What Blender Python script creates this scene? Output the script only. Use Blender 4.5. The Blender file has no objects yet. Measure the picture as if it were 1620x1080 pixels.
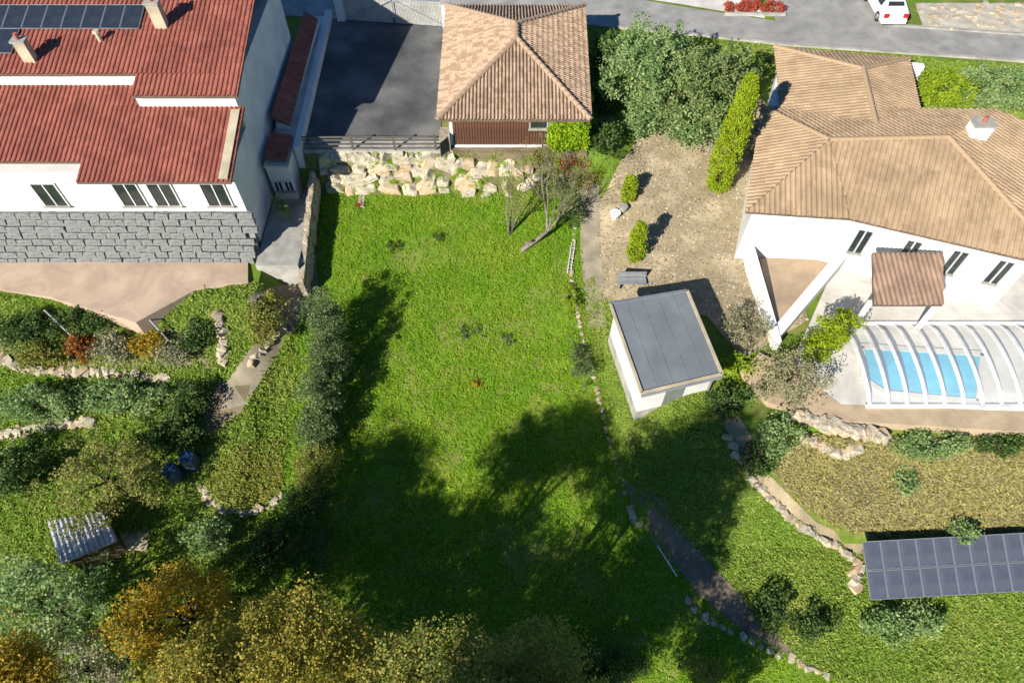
import bpy, bmesh, math, random
import numpy as np
from mathutils import Vector, Matrix, noise
random.seed(7); rng = np.random.default_rng(11)
sc = bpy.context.scene
COL = sc.collection

# ------------------------------------------------------------------ camera, sky, sun, exposure
TILT = math.radians(34.8); CAMZ = 26.5; FPX = 1080.0          # tilt from straight down; focal length in photo pixels
cam_d = bpy.data.cameras.new('camera'); cam = bpy.data.objects.new('camera', cam_d); COL.objects.link(cam)
cam.location = (0, 0, CAMZ); cam.rotation_euler = (TILT, 0, 0)
cam_d.sensor_width = 36; cam_d.lens = 36 * FPX / 1620; cam_d.clip_end = 3000; sc.camera = cam
SUN_EL = math.radians(31); SUN_AZ = math.radians(39)          # shadows run towards +Y turned SUN_AZ to +X
to_sun = Vector((-math.sin(SUN_AZ) * math.cos(SUN_EL), -math.cos(SUN_AZ) * math.cos(SUN_EL), math.sin(SUN_EL)))
w = bpy.data.worlds.new('World'); sc.world = w; w.use_nodes = True
nt = w.node_tree; sky = nt.nodes.new('ShaderNodeTexSky'); sky.sky_type = 'NISHITA'; sky.sun_disc = False
sky.sun_elevation = SUN_EL; sky.sun_rotation = math.radians(180) + SUN_AZ; sky.altitude = 300; sky.dust_density = 0.1; sky.ozone_density = 4.0
bg = nt.nodes['Background']; bg.inputs[1].default_value = 0.055; tint = nt.nodes.new('ShaderNodeMix'); tint.data_type = 'RGBA'; tint.blend_type = 'MULTIPLY'; tint.inputs[0].default_value = 1
tint.inputs[7].default_value = (.62, .92, 1.15, 1); nt.links.new(sky.outputs[0], tint.inputs[6]); nt.links.new(tint.outputs[2], bg.inputs[0])
sd = bpy.data.lights.new('sun', 'SUN'); sd.energy = 5.0; sd.angle = math.radians(0.5); sd.color = (1, 0.94, 0.83)
so = bpy.data.objects.new('sun', sd); COL.objects.link(so); so.rotation_euler = to_sun.to_track_quat('Z', 'Y').to_euler()
so.location = (-30, -40, 60)
sc.view_settings.view_transform = 'Standard'; sc.view_settings.look = 'None'
sc.view_settings.exposure = 0.9; sc.view_settings.gamma = 1

# ------------------------------------------------------------------ ground height, pixel helpers
def lerp(a, b, t): return a + (b - a) * max(0, min(1, t))
def sstep(a, b, t):
    t = max(0, min(1, (t - a) / (b - a))); return t * t * (3 - 2 * t)
RP = [(60, 0), (41, 0), (37, -.4), (25, -3.05), (15.4, -3.35), (11.2, -7.2), (-40, -21)]
LP = [(60, 0), (34.5, 0), (31, -2.1), (22.8, -2.6), (19.5, -4.9), (-40, -21)]
def prof(P, y):
    if y >= P[0][0]: return P[0][1]
    for (a, za), (b, zb) in zip(P, P[1:]):
        if y >= b: return lerp(zb, za, (y - b) / (a - b))
    return P[-1][1]
def terr(x, y):
    if y >= 32: b = 0.0
    elif y >= 31: b = -2.3 * (32 - y)
    else: b = -2.3 - .27 * (31 - max(y, -40))
    if x > 4.5: b = lerp(b, prof(RP, y), sstep(4.5, 8.5, x))
    if x < -12.6: b = lerp(b, prof(LP, y), sstep(12.6, 14.2, -x))
    return b
SINT, COST = math.sin(TILT), math.cos(TILT)
def ray(px, py):
    u = (px - 810) / FPX; v = (540 - py) / FPX
    return Vector((u, SINT + COST * v, -COST + SINT * v))
def at(px, py, z):
    d = ray(px, py); t = (z - CAMZ) / d.z
    return Vector((d.x * t, d.y * t, z))
def gp(px, py, h=0.0):
    d = ray(px, py); t = 8.0
    while t < 120 and CAMZ + d.z * t > terr(d.x * t, d.y * t) + h: t += .02
    return Vector((d.x * t, d.y * t, CAMZ + d.z * t))
def ztop(base, py):
    d = ray(810, py); return CAMZ + d.z * base.y / d.y

# ------------------------------------------------------------------ materials
MATS = {}
def mat(name, c1, c2=None, scale=3.0, rough=.85, bump=0.0, bscale=40.0, c3=None, island=0.0, trans=0.0, metal=0.0, spec=.3, detail=6.0, alpha=None, wear=.28):
    if name in MATS: return MATS[name]
    m = bpy.data.materials.new(name); m.use_nodes = True; n = m.node_tree.nodes; l = m.node_tree.links
    p = n['Principled BSDF']; p.inputs['Roughness'].default_value = rough; p.inputs['Metallic'].default_value = metal
    p.inputs['Specular IOR Level'].default_value = spec
    c2 = c2 or tuple(x * .8 for x in c1)
    tc = n.new('ShaderNodeTexCoord'); no = n.new('ShaderNodeTexNoise'); no.inputs['Scale'].default_value = scale; no.inputs['Detail'].default_value = detail
    l.new(tc.outputs['Object'], no.inputs['Vector'])
    r = n.new('ShaderNodeValToRGB'); r.color_ramp.elements[0].color = (*c1, 1); r.color_ramp.elements[1].color = (*c2, 1)
    r.color_ramp.elements[0].position = .36; r.color_ramp.elements[1].position = .64
    if c3: e = r.color_ramp.elements.new(.5); e.color = (*c3, 1)
    l.new(no.outputs['Fac'], r.inputs[0]); col = r.outputs[0]
    if island > 0:
        g = n.new('ShaderNodeNewGeometry')
        mx = n.new('ShaderNodeMath'); mx.operation = 'MULTIPLY_ADD'; mx.inputs[1].default_value = island; mx.inputs[2].default_value = -island / 2
        l.new(g.outputs['Random Per Island'], mx.inputs[0])
        ad = n.new('ShaderNodeMath'); ad.operation = 'ADD'; l.new(no.outputs['Fac'], ad.inputs[0]); l.new(mx.outputs[0], ad.inputs[1])
        l.new(ad.outputs[0], r.inputs[0])
    if trans == 0 and wear > 0 and alpha is None:
        nw = n.new('ShaderNodeTexNoise'); nw.inputs['Scale'].default_value = .55; nw.inputs['Detail'].default_value = 8; nw.inputs['Roughness'].default_value = .7; nw.inputs['Distortion'].default_value = .6
        mp_ = n.new('ShaderNodeMapping'); mp_.inputs['Location'].default_value = (scale * 7, 3, 1); l.new(tc.outputs['Object'], mp_.inputs['Vector']); l.new(mp_.outputs[0], nw.inputs['Vector'])
        mr = n.new('ShaderNodeMapRange'); mr.inputs[1].default_value = .38; mr.inputs[2].default_value = .66; mr.inputs[3].default_value = 1.0; mr.inputs[4].default_value = 1 - wear
        l.new(nw.outputs['Fac'], mr.inputs[0]); mw = n.new('ShaderNodeMix'); mw.data_type = 'RGBA'; mw.blend_type = 'MULTIPLY'; mw.inputs[0].default_value = 1
        l.new(col, mw.inputs[6]); l.new(mr.outputs[0], mw.inputs[7]); col = mw.outputs[2]
    l.new(col, p.inputs['Base Color'])
    if bump > 0:
        nb = n.new('ShaderNodeTexNoise'); nb.inputs['Scale'].default_value = bscale; nb.inputs['Detail'].default_value = 4
        l.new(tc.outputs['Object'], nb.inputs['Vector'])
        b = n.new('ShaderNodeBump'); b.inputs['Strength'].default_value = bump; b.inputs['Distance'].default_value = .05
        l.new(nb.outputs['Fac'], b.inputs['Height']); l.new(b.outputs[0], p.inputs['Normal'])
    out = n['Material Output']
    if trans > 0:
        t = n.new('ShaderNodeBsdfTranslucent'); l.new(col, t.inputs['Color']); ms = n.new('ShaderNodeMixShader'); ms.inputs[0].default_value = trans
        l.new(p.outputs[0], ms.inputs[1]); l.new(t.outputs[0], ms.inputs[2]); l.new(ms.outputs[0], out.inputs['Surface'])
    if alpha is not None:
        t = n.new('ShaderNodeBsdfTransparent'); ms = n.new('ShaderNodeMixShader'); ms.inputs[0].default_value = alpha
        l.new(t.outputs[0], ms.inputs[1]); l.new(p.outputs[0], ms.inputs[2]); l.new(ms.outputs[0], out.inputs['Surface'])
    MATS[name] = m; return m
def leafmat(name, a, b, c, trans=.3, scale=.7, island=.5):
    return mat(name, a, b, scale=scale, rough=.6, c3=c, island=island, trans=trans, spec=.25, detail=3)

# ------------------------------------------------------------------ mesh helpers
class MB:
    def __init__(s): s.v = []; s.f = []
    def add(s, vs, fs):
        o = len(s.v); s.v += [tuple(v) for v in vs]; s.f += [tuple(i + o for i in f) for f in fs]; return s
    def box(s, x0, x1, y0, y1, z0, z1):
        return s.add([(x0,y0,z0),(x1,y0,z0),(x1,y1,z0),(x0,y1,z0),(x0,y0,z1),(x1,y0,z1),(x1,y1,z1),(x0,y1,z1)],
              [(0,3,2,1),(4,5,6,7),(0,1,5,4),(1,2,6,5),(2,3,7,6),(3,0,4,7)])
    def beam(s, a, b, wd, ht, up=(0,0,1)):
        a, b = Vector(a), Vector(b); d = (b - a).normalized(); x = d.cross(Vector(up)).normalized(); z = x.cross(d)
        vs = []
        for p in (a, b):
            for i, j in ((-1,-1),(1,-1),(1,1),(-1,1)): vs.append(p + x * i * wd / 2 + z * j * ht / 2)
        return s.add(vs, [(0,1,2,3),(7,6,5,4),(0,4,5,1),(1,5,6,2),(2,6,7,3),(3,7,4,0)])
    def prism(s, poly, z0, z1):
        n = len(poly); vs = [(p[0], p[1], z0) for p in poly] + [(p[0], p[1], z1) for p in poly]
        return s.add(vs, [tuple(range(n - 1, -1, -1)), tuple(range(n, 2 * n))] + [(i, (i + 1) % n, n + (i + 1) % n, n + i) for i in range(n)])
    def slab(s, poly, th):                       # thick sheet under a 3D polygon
        n = len(poly); vs = [tuple(p) for p in poly] + [(p[0], p[1], p[2] - th) for p in poly]
        return s.add(vs, [tuple(range(n)), tuple(range(2 * n - 1, n - 1, -1))] + [(i, n + i, n + (i + 1) % n, (i + 1) % n) for i in range(n)])
    def tube(s, pts, rad, n=6):
        pts = [Vector(p) for p in pts]; vs = []; fs = []
        for i, p in enumerate(pts):
            d = (pts[min(i + 1, len(pts) - 1)] - pts[max(i - 1, 0)]).normalized()
            x = d.cross(Vector((.31, .77, .55))).normalized(); y = d.cross(x)
            for k in range(n):
                a = 2 * math.pi * k / n; vs.append(p + (x * math.cos(a) + y * math.sin(a)) * rad[i])
        for i in range(len(pts) - 1):
            for k in range(n): fs.append((i * n + k, i * n + (k + 1) % n, (i + 1) * n + (k + 1) % n, (i + 1) * n + k))
        fs.append(tuple(range(n - 1, -1, -1))); fs.append(tuple((len(pts) - 1) * n + k for k in range(n)))
        return s.add(vs, fs)
    def mesh(s, name='m', off=(0,0,0)):
        m = bpy.data.meshes.new(name); m.from_pydata([(a - off[0], b - off[1], c - off[2]) for a, b, c in s.v], [], s.f); m.update(); return m
WL = {}                                          # world origin of each thing/part that parents others
def link(name, me, m=None, parent=None, loc=(0,0,0)):
    o = bpy.data.objects.new(name, me); COL.objects.link(o)
    if m and me: 
        if not me.materials: me.materials.append(m)
    o.location = loc
    if parent: o.parent = parent; WL[o.name] = WL[parent.name]
    else: WL[o.name] = Vector(loc)
    return o
def tag(o, label=None, cat=None, group=None, kind=None):
    if label: o['label'] = label
    if cat: o['category'] = cat
    if group: o['group'] = group
    if kind: o['kind'] = kind
    return o
def thing(name, label, cat, loc, group=None):
    return tag(link(name, None, loc=loc), label, cat, group)
def part(name, mb, m, parent, kind=None):
    o = link(name, mb.mesh(name, WL[parent.name]), m, parent)
    if kind: o['kind'] = kind
    return o
def piece(name, me, parent, M):                  # shared mesh placed by a world matrix under parent
    o = link(name, me, None, parent); o.matrix_local = Matrix.Translation(-WL[parent.name]) @ M; return o
def solo(name, mb, m, label, cat, loc=None, group=None):
    loc = Vector(loc) if loc is not None else Vector(mb.v[0])
    return tag(link(name, mb.mesh(name, loc), m, loc=loc), label, cat, group)
def struct(name, mb, m):
    return tag(link(name, mb.mesh(name), m), kind='structure')
def smooth(o):
    o.data.polygons.foreach_set('use_smooth', [True] * len(o.data.polygons)); return o
def np_mesh(name, V, nper=4):
    n = len(V) // nper; me = bpy.data.meshes.new(name)
    me.vertices.add(len(V)); me.vertices.foreach_set('co', np.ascontiguousarray(V, dtype=np.float32).ravel())
    me.loops.add(len(V)); me.loops.foreach_set('vertex_index', np.arange(len(V), dtype=np.int32))
    me.polygons.add(n); me.polygons.foreach_set('loop_start', np.arange(0, len(V), nper, dtype=np.int32))
    me.polygons.foreach_set('loop_total', np.full(n, nper, dtype=np.int32)); me.update(calc_edges=True); return me
def unit(a): return a / np.maximum(np.linalg.norm(a, axis=1, keepdims=True), 1e-6)
def leaf_quads(P, L, W, zflat=.7, up=.6):
    n = len(P); a = rng.normal(size=(n, 3)); a[:, 2] *= zflat; a = unit(a)
    r = rng.normal(size=(n, 3)); r[:, 2] += up; b = unit(np.cross(a, r))
    L = (L * rng.uniform(.6, 1.3, n))[:, None]; Wd = (W * rng.uniform(.6, 1.3, n))[:, None]
    V = np.empty((n, 4, 3)); V[:, 0] = P - a * L / 2; V[:, 1] = P + b * Wd / 2; V[:, 2] = P + a * L / 2; V[:, 3] = P - b * Wd / 2
    return V.reshape(-1, 3)
def clump_points(C, R, per):                     # leaves spread through each clump, denser at its rim
    n = len(C); d = unit(rng.normal(size=(n * per, 3))); rr = rng.uniform(.25, 1, (n * per, 1)) ** .6
    return np.repeat(C, per, 0) + d * rr * np.repeat(R, per)[:, None] * np.array([1, 1, .8])
def crown_clumps(c, rad, n, cr, fill=.45):
    d = unit(rng.normal(size=(n, 3))); f = rng.uniform(fill, 1.0, (n, 1)) ** .7
    bump = 1 + .32 * np.sin(d[:, :1] * 4 + c[0]) * np.cos(d[:, 1:2] * 5 + c[1])
    return np.array(c) + d * f * np.array(rad) * bump, cr * rng.uniform(.45, 1.5, n)
bark = mat('bark', (.10, .075, .05), (.05, .04, .03), 8, .9, .6, 30)
def tree(name, label, cat, base, h, rad, lm, group=None, nclump=60, cr=.6, per=90, leaf=.16, lw=.6, trunk_r=.14, low=.5, fill=.45, lean=(0, 0), stemname='trunk'):
    """base on the ground; crown ellipsoid of radii rad whose top is at height h."""
    base = Vector(base); t = thing(name, label, cat, base, group)
    c = base + Vector((lean[0], lean[1], h - rad[2]))
    b = MB(); mid = base.lerp(c, .55) + Vector((random.uniform(-.1, .1), random.uniform(-.1, .1), 0))
    b.tube([base - Vector((0, 0, .15)), mid, c], [trunk_r, trunk_r * .75, trunk_r * .4], 7)
    for k in range(7):
        a = k * 2.4 + random.random(); e = c + Vector((math.cos(a) * rad[0] * .7, math.sin(a) * rad[1] * .7, random.uniform(-.3, .6) * rad[2]))
        s0 = mid.lerp(c, random.uniform(0, .7)); b.tube([s0, s0.lerp(e, .5) + Vector((0, 0, .15)), e], [trunk_r * .45, trunk_r * .28, trunk_r * .08], 5)
    smooth(part(stemname, b, bark, t))
    C, R = crown_clumps(c, rad, nclump, cr, fill)
    P = clump_points(C, R, per); V = leaf_quads(P, leaf, leaf * lw) - np.array(base)
    o = link('crown', np_mesh('crown', V), lm, t); return t

# ------------------------------------------------------------------ tiles
TP = [(0, 0), (.1, .65), (.34, 1), (.58, .65), (.68, 0), (1, 0)]
def tile_face(mb, poly, wd, ln, ht):
    P = [Vector(p) for p in poly]; n = Vector((0, 0, 0))
    for i in range(len(P)):
        a, b = P[i], P[(i + 1) % len(P)]
        n += Vector(((a.y - b.y) * (a.z + b.z), (a.z - b.z) * (a.x + b.x), (a.x - b.x) * (a.y + b.y)))
    n.normalize()
    if n.z < 0: n = -n
    u = Vector((0, 0, 1)).cross(n).normalized(); v = n.cross(u)
    o = P[0]; Q = [((p - o).dot(u), (p - o).dot(v)) for p in P]
    u0 = min(q[0] for q in Q); u1 = max(q[0] for q in Q); v0 = min(q[1] for q in Q)
    nc = max(1, round((u1 - u0) / wd)); wd = (u1 - u0) / nc
    def span(x):
        ys = []
        for (a, b), (c, d) in zip(Q, Q[1:] + Q[:1]):
            if (a - x) * (c - x) <= 0 and abs(a - c) > 1e-6: ys.append(b + (d - b) * (x - a) / (c - a))
        return (min(ys), max(ys)) if len(ys) > 1 else None
    for i in range(nc):
        xs = [u0 + wd * (i + k) for k, _ in TP]; sp = [span(min(max(x, u0 + 1e-4), u1 - 1e-4)) for x in xs]
        if not all(sp): continue
        lo = min(s[0] for s in sp); hi = max(s[1] for s in sp); j = int((lo - v0) / ln)
        jit = random.uniform(-.02, .02)
        while v0 + j * ln < hi:
            a = v0 + j * ln - .03 + jit; b = v0 + (j + 1) * ln + jit + .02; vs = []
            lift = random.uniform(.014, .03)
            for (x, (k, h), s) in zip(xs, TP, sp):
                aa = min(max(a, s[0] - .05), s[1]); bb = min(max(b, s[0]), s[1])
                vs.append(o + u * x + v * aa + n * (h * ht + lift + .02)); vs.append(o + u * x + v * bb + n * (h * ht * .92 + .012))
            if max((vs[2 * k + 1] - vs[2 * k]).length for k in range(6)) > .03:
                mb.add(vs, [(2 * k, 2 * k + 2, 2 * k + 3, 2 * k + 1) for k in range(5)])
            j += 1
def half_tile(r, ln):
    m = MB(); n = 6; vs = []
    for k in range(n + 1):
        a = math.pi * k / n; vs += [(math.cos(a) * r, -ln / 2, math.sin(a) * r), (math.cos(a) * r * .86, ln / 2, math.sin(a) * r * .86 - .02)]
    m.add(vs, [(2 * k, 2 * k + 2, 2 * k + 3, 2 * k + 1) for k in range(n)] + [tuple(2 * k for k in range(n, -1, -1))]); return m.mesh('ridge_tile')
def ridge_run(parent, a, b, me, ln, lift=.05):
    a, b = Vector(a), Vector(b); d = b - a; n = max(1, round(d.length / ln)); dn = d.normalized()
    x = dn.cross(Vector((0, 0, 1))).normalized(); z = x.cross(dn)
    for i in range(n):
        p = a + d * ((i + .5) / n) + z * lift
        piece('ridge_tile', me, parent, Matrix.Translation(p) @ Matrix((x, dn, z)).transposed().to_4x4() @ Matrix.Rotation(random.uniform(-.03, .03), 4, 'Z'))
def tiled_roof(parent, faces, m, deckm, wd, ln, ht, ridges=(), rr=.13, name='roof', th=.14):
    d = MB()
    for f in faces: d.slab([Vector(p) for p in f], th)
    rf = part(name, d, deckm, parent)
    for f in faces:
        t = MB(); tile_face(t, f, wd, ln, ht); part('roof_tiles', t, m, rf, 'stuff')
    if ridges:
        me = half_tile(rr, .42); me.materials.append(m)
        for a, b in ridges: ridge_run(rf, a, b, me, .38)
    return rf

# ------------------------------------------------------------------ ground and paved sheets
def axis(lo, hi): return [-700, -350, -160, -90] + list(range(lo, hi + 1)) + [110, 180, 350, 700]
XS = axis(-62, 62); YS = axis(-42, 72)
g = MB(); g.v = [(x, y, terr(x, y)) for y in YS for x in XS]; nx = len(XS)
g.f = [(j * nx + i, j * nx + i + 1, (j + 1) * nx + i + 1, (j + 1) * nx + i) for j in range(len(YS) - 1) for i in range(nx - 1)]
soil = mat('turf_soil', (.14, .23, .02), (.19, .21, .05), .8, 1, .5, 25, c3=(.11, .18, .016))
struct('ground', g, soil)
def patch(name, poly, m, dz, h=None, kind='structure'):
    bm = bmesh.new(); bm.faces.new([bm.verts.new((p[0], p[1], 0)) for p in poly])
    xs = [p[0] for p in poly]; ys = [p[1] for p in poly]
    if h is None:
        for x in range(math.ceil(min(xs)), math.ceil(max(xs))):
            bmesh.ops.bisect_plane(bm, geom=bm.verts[:] + bm.edges[:] + bm.faces[:], plane_co=(x, 0, 0), plane_no=(1, 0, 0))
        for y in range(math.ceil(min(ys)), math.ceil(max(ys))):
            bmesh.ops.bisect_plane(bm, geom=bm.verts[:] + bm.edges[:] + bm.faces[:], plane_co=(0, y, 0), plane_no=(0, 1, 0))
    for v in bm.verts: v.co.z = (terr(v.co.x, v.co.y) if h is None else h) + dz
    bmesh.ops.recalc_face_normals(bm, faces=bm.faces[:])
    if sum(f.normal.z for f in bm.faces) < 0: bmesh.ops.reverse_faces(bm, faces=bm.faces[:])
    me = bpy.data.meshes.new(name); bm.to_mesh(me); bm.free(); me.polygons.foreach_set('use_smooth', [True] * len(me.polygons))
    return tag(link(name, me, m), kind=kind)
def pxpoly(pts, h=0): return [gp(x, y, h) for x, y in pts]
asph = mat('asphalt', (.06, .062, .067), (.17, .168, .16), .3, .9, .25, 160, c3=(.10, .102, .103))
road_m = mat('road_asphalt', (.27, .265, .25), (.34, .33, .31), .9, .95, .25, 120)
gravel = mat('gravel', (.46, .37, .235), (.33, .265, .16), .55, 1, .9, 22, c3=(.31, .25, .15))
conc = mat('concrete', (.42, .40, .36), (.30, .29, .26), 1.5, .9, .3, 40)
white = mat('white_render', (.70, .69, .665), (.62, .61, .585), .9, .9, .2, 60, wear=.14)
peach = mat('patio_tiles', (.50, .37, .27), (.43, .32, .235), .7, .8, .1, 20)
palec = mat('pale_paving', (.66, .62, .56), (.56, .53, .48), .8, .8, .15, 30)
earth = mat('bare_earth', (.26, .20, .13), (.16, .13, .075), 1.2, 1, .8, 25)
R_S = [(-90, 54), (-14, 46.3), (-4.5, 45.35), (5, 45.4), (12, 44.2), (18.5, 42.9), (34, 41.0), (90, 34.5)]
R_N = [(90, 38.5), (35, 43.9), (26.5, 45.0), (18.5, 45.7), (12, 47.6), (5, 50), (-14, 53), (-90, 61)]
patch('road', R_S + R_N, road_m, .03)
patch('side_road', [(18.5, 45.6), (26.5, 44.9), (28, 62), (18, 62)], road_m, .034)
kb = MB()
for (a, b), (c, d) in zip(R_S, R_S[1:]): kb.beam((a, b - .12, .05), (c, d - .12, .05), .22, .16)
for (a, b), (c, d) in zip(R_N[:3], R_N[1:3]): kb.beam((a, b + .12, .05), (c, d + .12, .05), .22, .16)
struct('kerb', kb, conc)

# ------------------------------------------------------------------ the plot: terrace, wall, fence, gate
dv = MB(); DV = [(-12.2, 32.02), (-4.3, 32.02), (-4.3, 43.4), (-4.75, 45.1), (-12.55, 46.0)]
dv.prism(DV, -.6, .05); struct('driveway', dv, asph)
kw = MB().prism([(-12.3, 31.93), (-4.2, 31.93), (-4.2, 33.0), (-12.3, 33.0)], -.9, .10)
solo('concrete_kerb_wall', kw, conc, 'long pale concrete kerb wall under the dark slatted fence above the boulders', 'wall', (-8, 32, -1.2))
wood = mat('dark_wood', (.085, .076, .066), (.13, .115, .10), 6, .8, .3, 60)
fe = thing('slatted_fence', 'low dark wooden rail fence on the concrete edge of the asphalt yard', 'fence', (-8.1, 31.75, .1))
for X in (-11.75, -9.3, -6.85, -4.45):
    part('post', MB().box(X - .055, X + .055, 31.95, 32.07, .1, 1.12), wood, fe)
for z in (.28, .56, .84, 1.06):
    for a, b in ((-12.1, -8.1), (-8.07, -4.35)):
        dz = random.uniform(-.015, .015)
        part('rail', MB().beam((a, 31.92, z + dz), (b, 31.92, z - dz), .03, .10), wood, fe)
bw = MB().prism([(-12.62, 31.6), (-12.24, 31.6), (-12.60, 46.1), (-13.0, 46.1)], -3.0, .62)
solo('boundary_wall', bw, white, 'low white rendered wall along the shaded side of the asphalt yard', 'wall', (-12.5, 38, -3))
# gate
gm = mat('galvanised', (.50, .53, .54), (.42, .44, .45), 4, .5, metal=.35)
slat = mat('gate_slats', (.46, .44, .40), (.36, .35, .32), 9, .8)
G0 = Vector((-11.55, 45.75, .1)); G1 = Vector((-4.75, 44.95, .1)); GH = 1.65
for nm, p, lab in (('gate_pillar', G0 + Vector((-.36, .05, 0)), 'white rendered gate pillar at the shaded end of the metal gate'), ('gate_pillar', G1 + Vector((.25, -.03, 0)), 'white rendered gate pillar next to the tiled garage roof')):
    t = thing(nm, lab, 'pillar', p - Vector((0, 0, .1)), 'pillars of the yard gate')
    part('shaft', MB().box(p.x - .27, p.x + .27, p.y - .2, p.y + .2, 0, 1.75), white, t)
    part('cap', MB().box(p.x - .33, p.x + .33, p.y - .26, p.y + .26, 1.75, 1.83), conc, t)
gt = thing('metal_gate', 'pale metal double gate with one diagonal brace on each leaf', 'gate', (G0 + G1) / 2)
for k, (a, b) in enumerate(((G0, (G0 + G1) / 2 - Vector((.06, -.007, 0))), ((G0 + G1) / 2 + Vector((.06, -.007, 0)), G1))):
    up = Vector((0, 0, GH)); ins = Vector((0, -.045, 0))
    m = MB(); m.beam(a, a + up, .08, .08, (0, 1, 0)).beam(b, b + up, .08, .08, (0, 1, 0)).beam(a + up, b + up, .08, .08).beam(a + Vector((0, 0, .05)), b + Vector((0, 0, .05)), .08, .08)
    lf = part('leaf_frame', m, gm, gt)
    d0, d1 = (a + Vector((0, 0, .05)), b + up) if k == 0 else (a + up, b + Vector((0, 0, .05)))
    part('diagonal_brace', MB().beam(d0 + ins * 1.6, d1 + ins * 1.6, .05, .08), gm, lf)
    m = MB(); n = 34
    for i in range(n):
        q = a.lerp(b, (i + .5) / n) + Vector((0, .05, 0)); m.beam(q + Vector((0, 0, .08)), q + Vector((0, 0, GH - .04)), .075, .02, (0, 1, 0))
    part('slats', m, slat, lf, 'stuff')
m = MB(); c_ = (G0 + G1) / 2; m.box(c_.x - .05, c_.x + .05, c_.y - .14, c_.y - .06, 0, .5); part('drop_bolt', m, wood, gt)

# garage
tile_tan = mat('tan_tiles', (.43, .305, .21), (.28, .19, .127), 9.0, .85, .25, 50, c3=(.365, .255, .172), island=.5, wear=.10)
deck = mat('roof_deck', (.16, .11, .08), (.12, .085, .06), 3)
brown = mat('brown_boards', (.15, .066, .040), (.085, .042, .028), 2.4, .6, .2, 70, island=.3)
glass = mat('window_glass', (.02, .028, .03), (.03, .04, .04), 2, .08, spec=.8)
GE = [Vector((-4.10, 31.44, 2.6)), Vector((4.32, 31.44, 2.6)), Vector((4.68, 43.0, 2.6)), Vector((-4.24, 43.0, 2.6))]
RS, RN = Vector((.27, 36.5, 4.3)), Vector((.27, 38.0, 4.3))
ga = thing('garage', 'square garage with tan hipped tile roof and brown boarded wall', 'garage', (0, 37, 0))
part('wall', MB().box(-3.6, 4.0, 32.45, 42.5, -.5, 2.58), white, ga)
tiled_roof(ga, [(GE[0], GE[1], RS), (GE[1], GE[2], RN, RS), (GE[2], GE[3], RN), (GE[3], GE[0], RS, RN)], tile_tan, deck, .20, .34, .10,
           [(GE[0], RS), (GE[1], RS), (GE[2], RN), (GE[3], RN), (RS, RN)], .17)
part('plinth', MB().box(-3.4, 1.75, 32.30, 32.46, -.45, .16), white, ga)
part('board_backing', MB().box(-3.42, 2.02, 32.425, 32.449, .165, 2.5), wood, ga)
bme = MB().box(-.063, .063, -.02, .02, 0, 1).mesh('board'); bme.materials.append(brown)
for i in range(34):
    x = -3.32 + i * .158
    if x > 2.0: break
    z0, z1 = .17, 2.5
    if 1.05 < x < 2.0: z1 = 1.28
    piece('board', bme, ga, Matrix.Translation((x, 32.39 + random.uniform(-.012, .008), z0)) @ Matrix.Diagonal((1, 1, z1 - z0, 1)))
wi = part('window', MB().box(1.0, 2.05, 32.40, 32.45, 1.30, 2.5), glass, ga)
part('frame', MB().box(.98, 1.06, 32.36, 32.44, 1.3, 2.5).box(1.99, 2.07, 32.36, 32.44, 1.3, 2.5), conc, wi)
part('sill', MB().box(.94, 2.1, 32.28, 32.46, 1.22, 1.32), conc, wi)
# side stair with panel gate beside the garage
stone_w = mat('stone_wall', (.40, .34, .25), (.24, .20, .15), 3.5, .95, .8, 14, c3=(.33, .28, .20))
solo('stone_pier', MB().box(-4.2, -3.62, 32.0, 32.9, -1.6, 1.0), stone_w, 'rough beige stone pier under the corner of the garage roof', 'pier', (-3.9, 32.4, -1.6))
sg = thing('plank_screen', 'small leaning dark plank screen between the fence and the garage wall', 'screen', (-3.9, 31.75, -.1))
for i in range(5):
    part('plank', MB().beam((-4.12, 31.42, .18 + i * .19), (-3.62, 32.1, .18 + i * .19), .03, .165), wood, sg)
part('post', MB().box(-3.66, -3.58, 32.02, 32.10, -.3, 1.2), gm, sg)
part('bottom_rail', MB().beam((-4.16, 31.40, .04), (-3.60, 32.12, .04), .06, .08), gm, sg)
strip = MB().box(-4.15, 4.4, 31.80, 32.44, -1.9, .03); struct('garage_verge', strip, earth)

# boulder wall
bo_m = mat('boulder', (.58, .49, .345), (.32, .285, .235), 2.2, .95, 1.0, 7, c3=(.50, .44, .33))
bo_m2 = mat('ochre_boulder', (.52, .36, .21), (.48, .42, .32), 2.0, .95, .9, 9)
BV = []
for k in range(14):
    bm = bmesh.new(); bmesh.ops.create_cube(bm, size=1.7)
    for v in bm.verts: v.co += Vector((random.uniform(-.25, .25), random.uniform(-.2, .2), random.uniform(-.28, .28)))
    for q in range(7):
        nn = Vector((random.gauss(0, 1), random.gauss(0, .7), random.gauss(0, 1))).normalized()
        r_ = bmesh.ops.bisect_plane(bm, geom=bm.verts[:] + bm.edges[:] + bm.faces[:], plane_co=nn * random.uniform(.66, .85), plane_no=nn, clear_outer=True)
        ed = [e for e in r_['geom_cut'] if isinstance(e, bmesh.types.BMEdge)]
        if ed: bmesh.ops.edgeloop_fill(bm, edges=ed)
    bmesh.ops.bevel(bm, geom=bm.edges[:], offset=.07, segments=1, affect='EDGES', clamp_overlap=True)
    me = bpy.data.meshes.new('boulder'); bm.to_mesh(me); bm.free(); me.materials.append(bo_m if k % 4 else bo_m2); BV.append(me)
patch('rockery_soil', [(-12.2, 30.8), (4.5, 30.8), (4.5, 31.95), (-12.2, 31.95)], mat('rockery_earth', (.20, .17, .09), (.12, .14, .04), 2.5, 1, .8, 20), .04)
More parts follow.
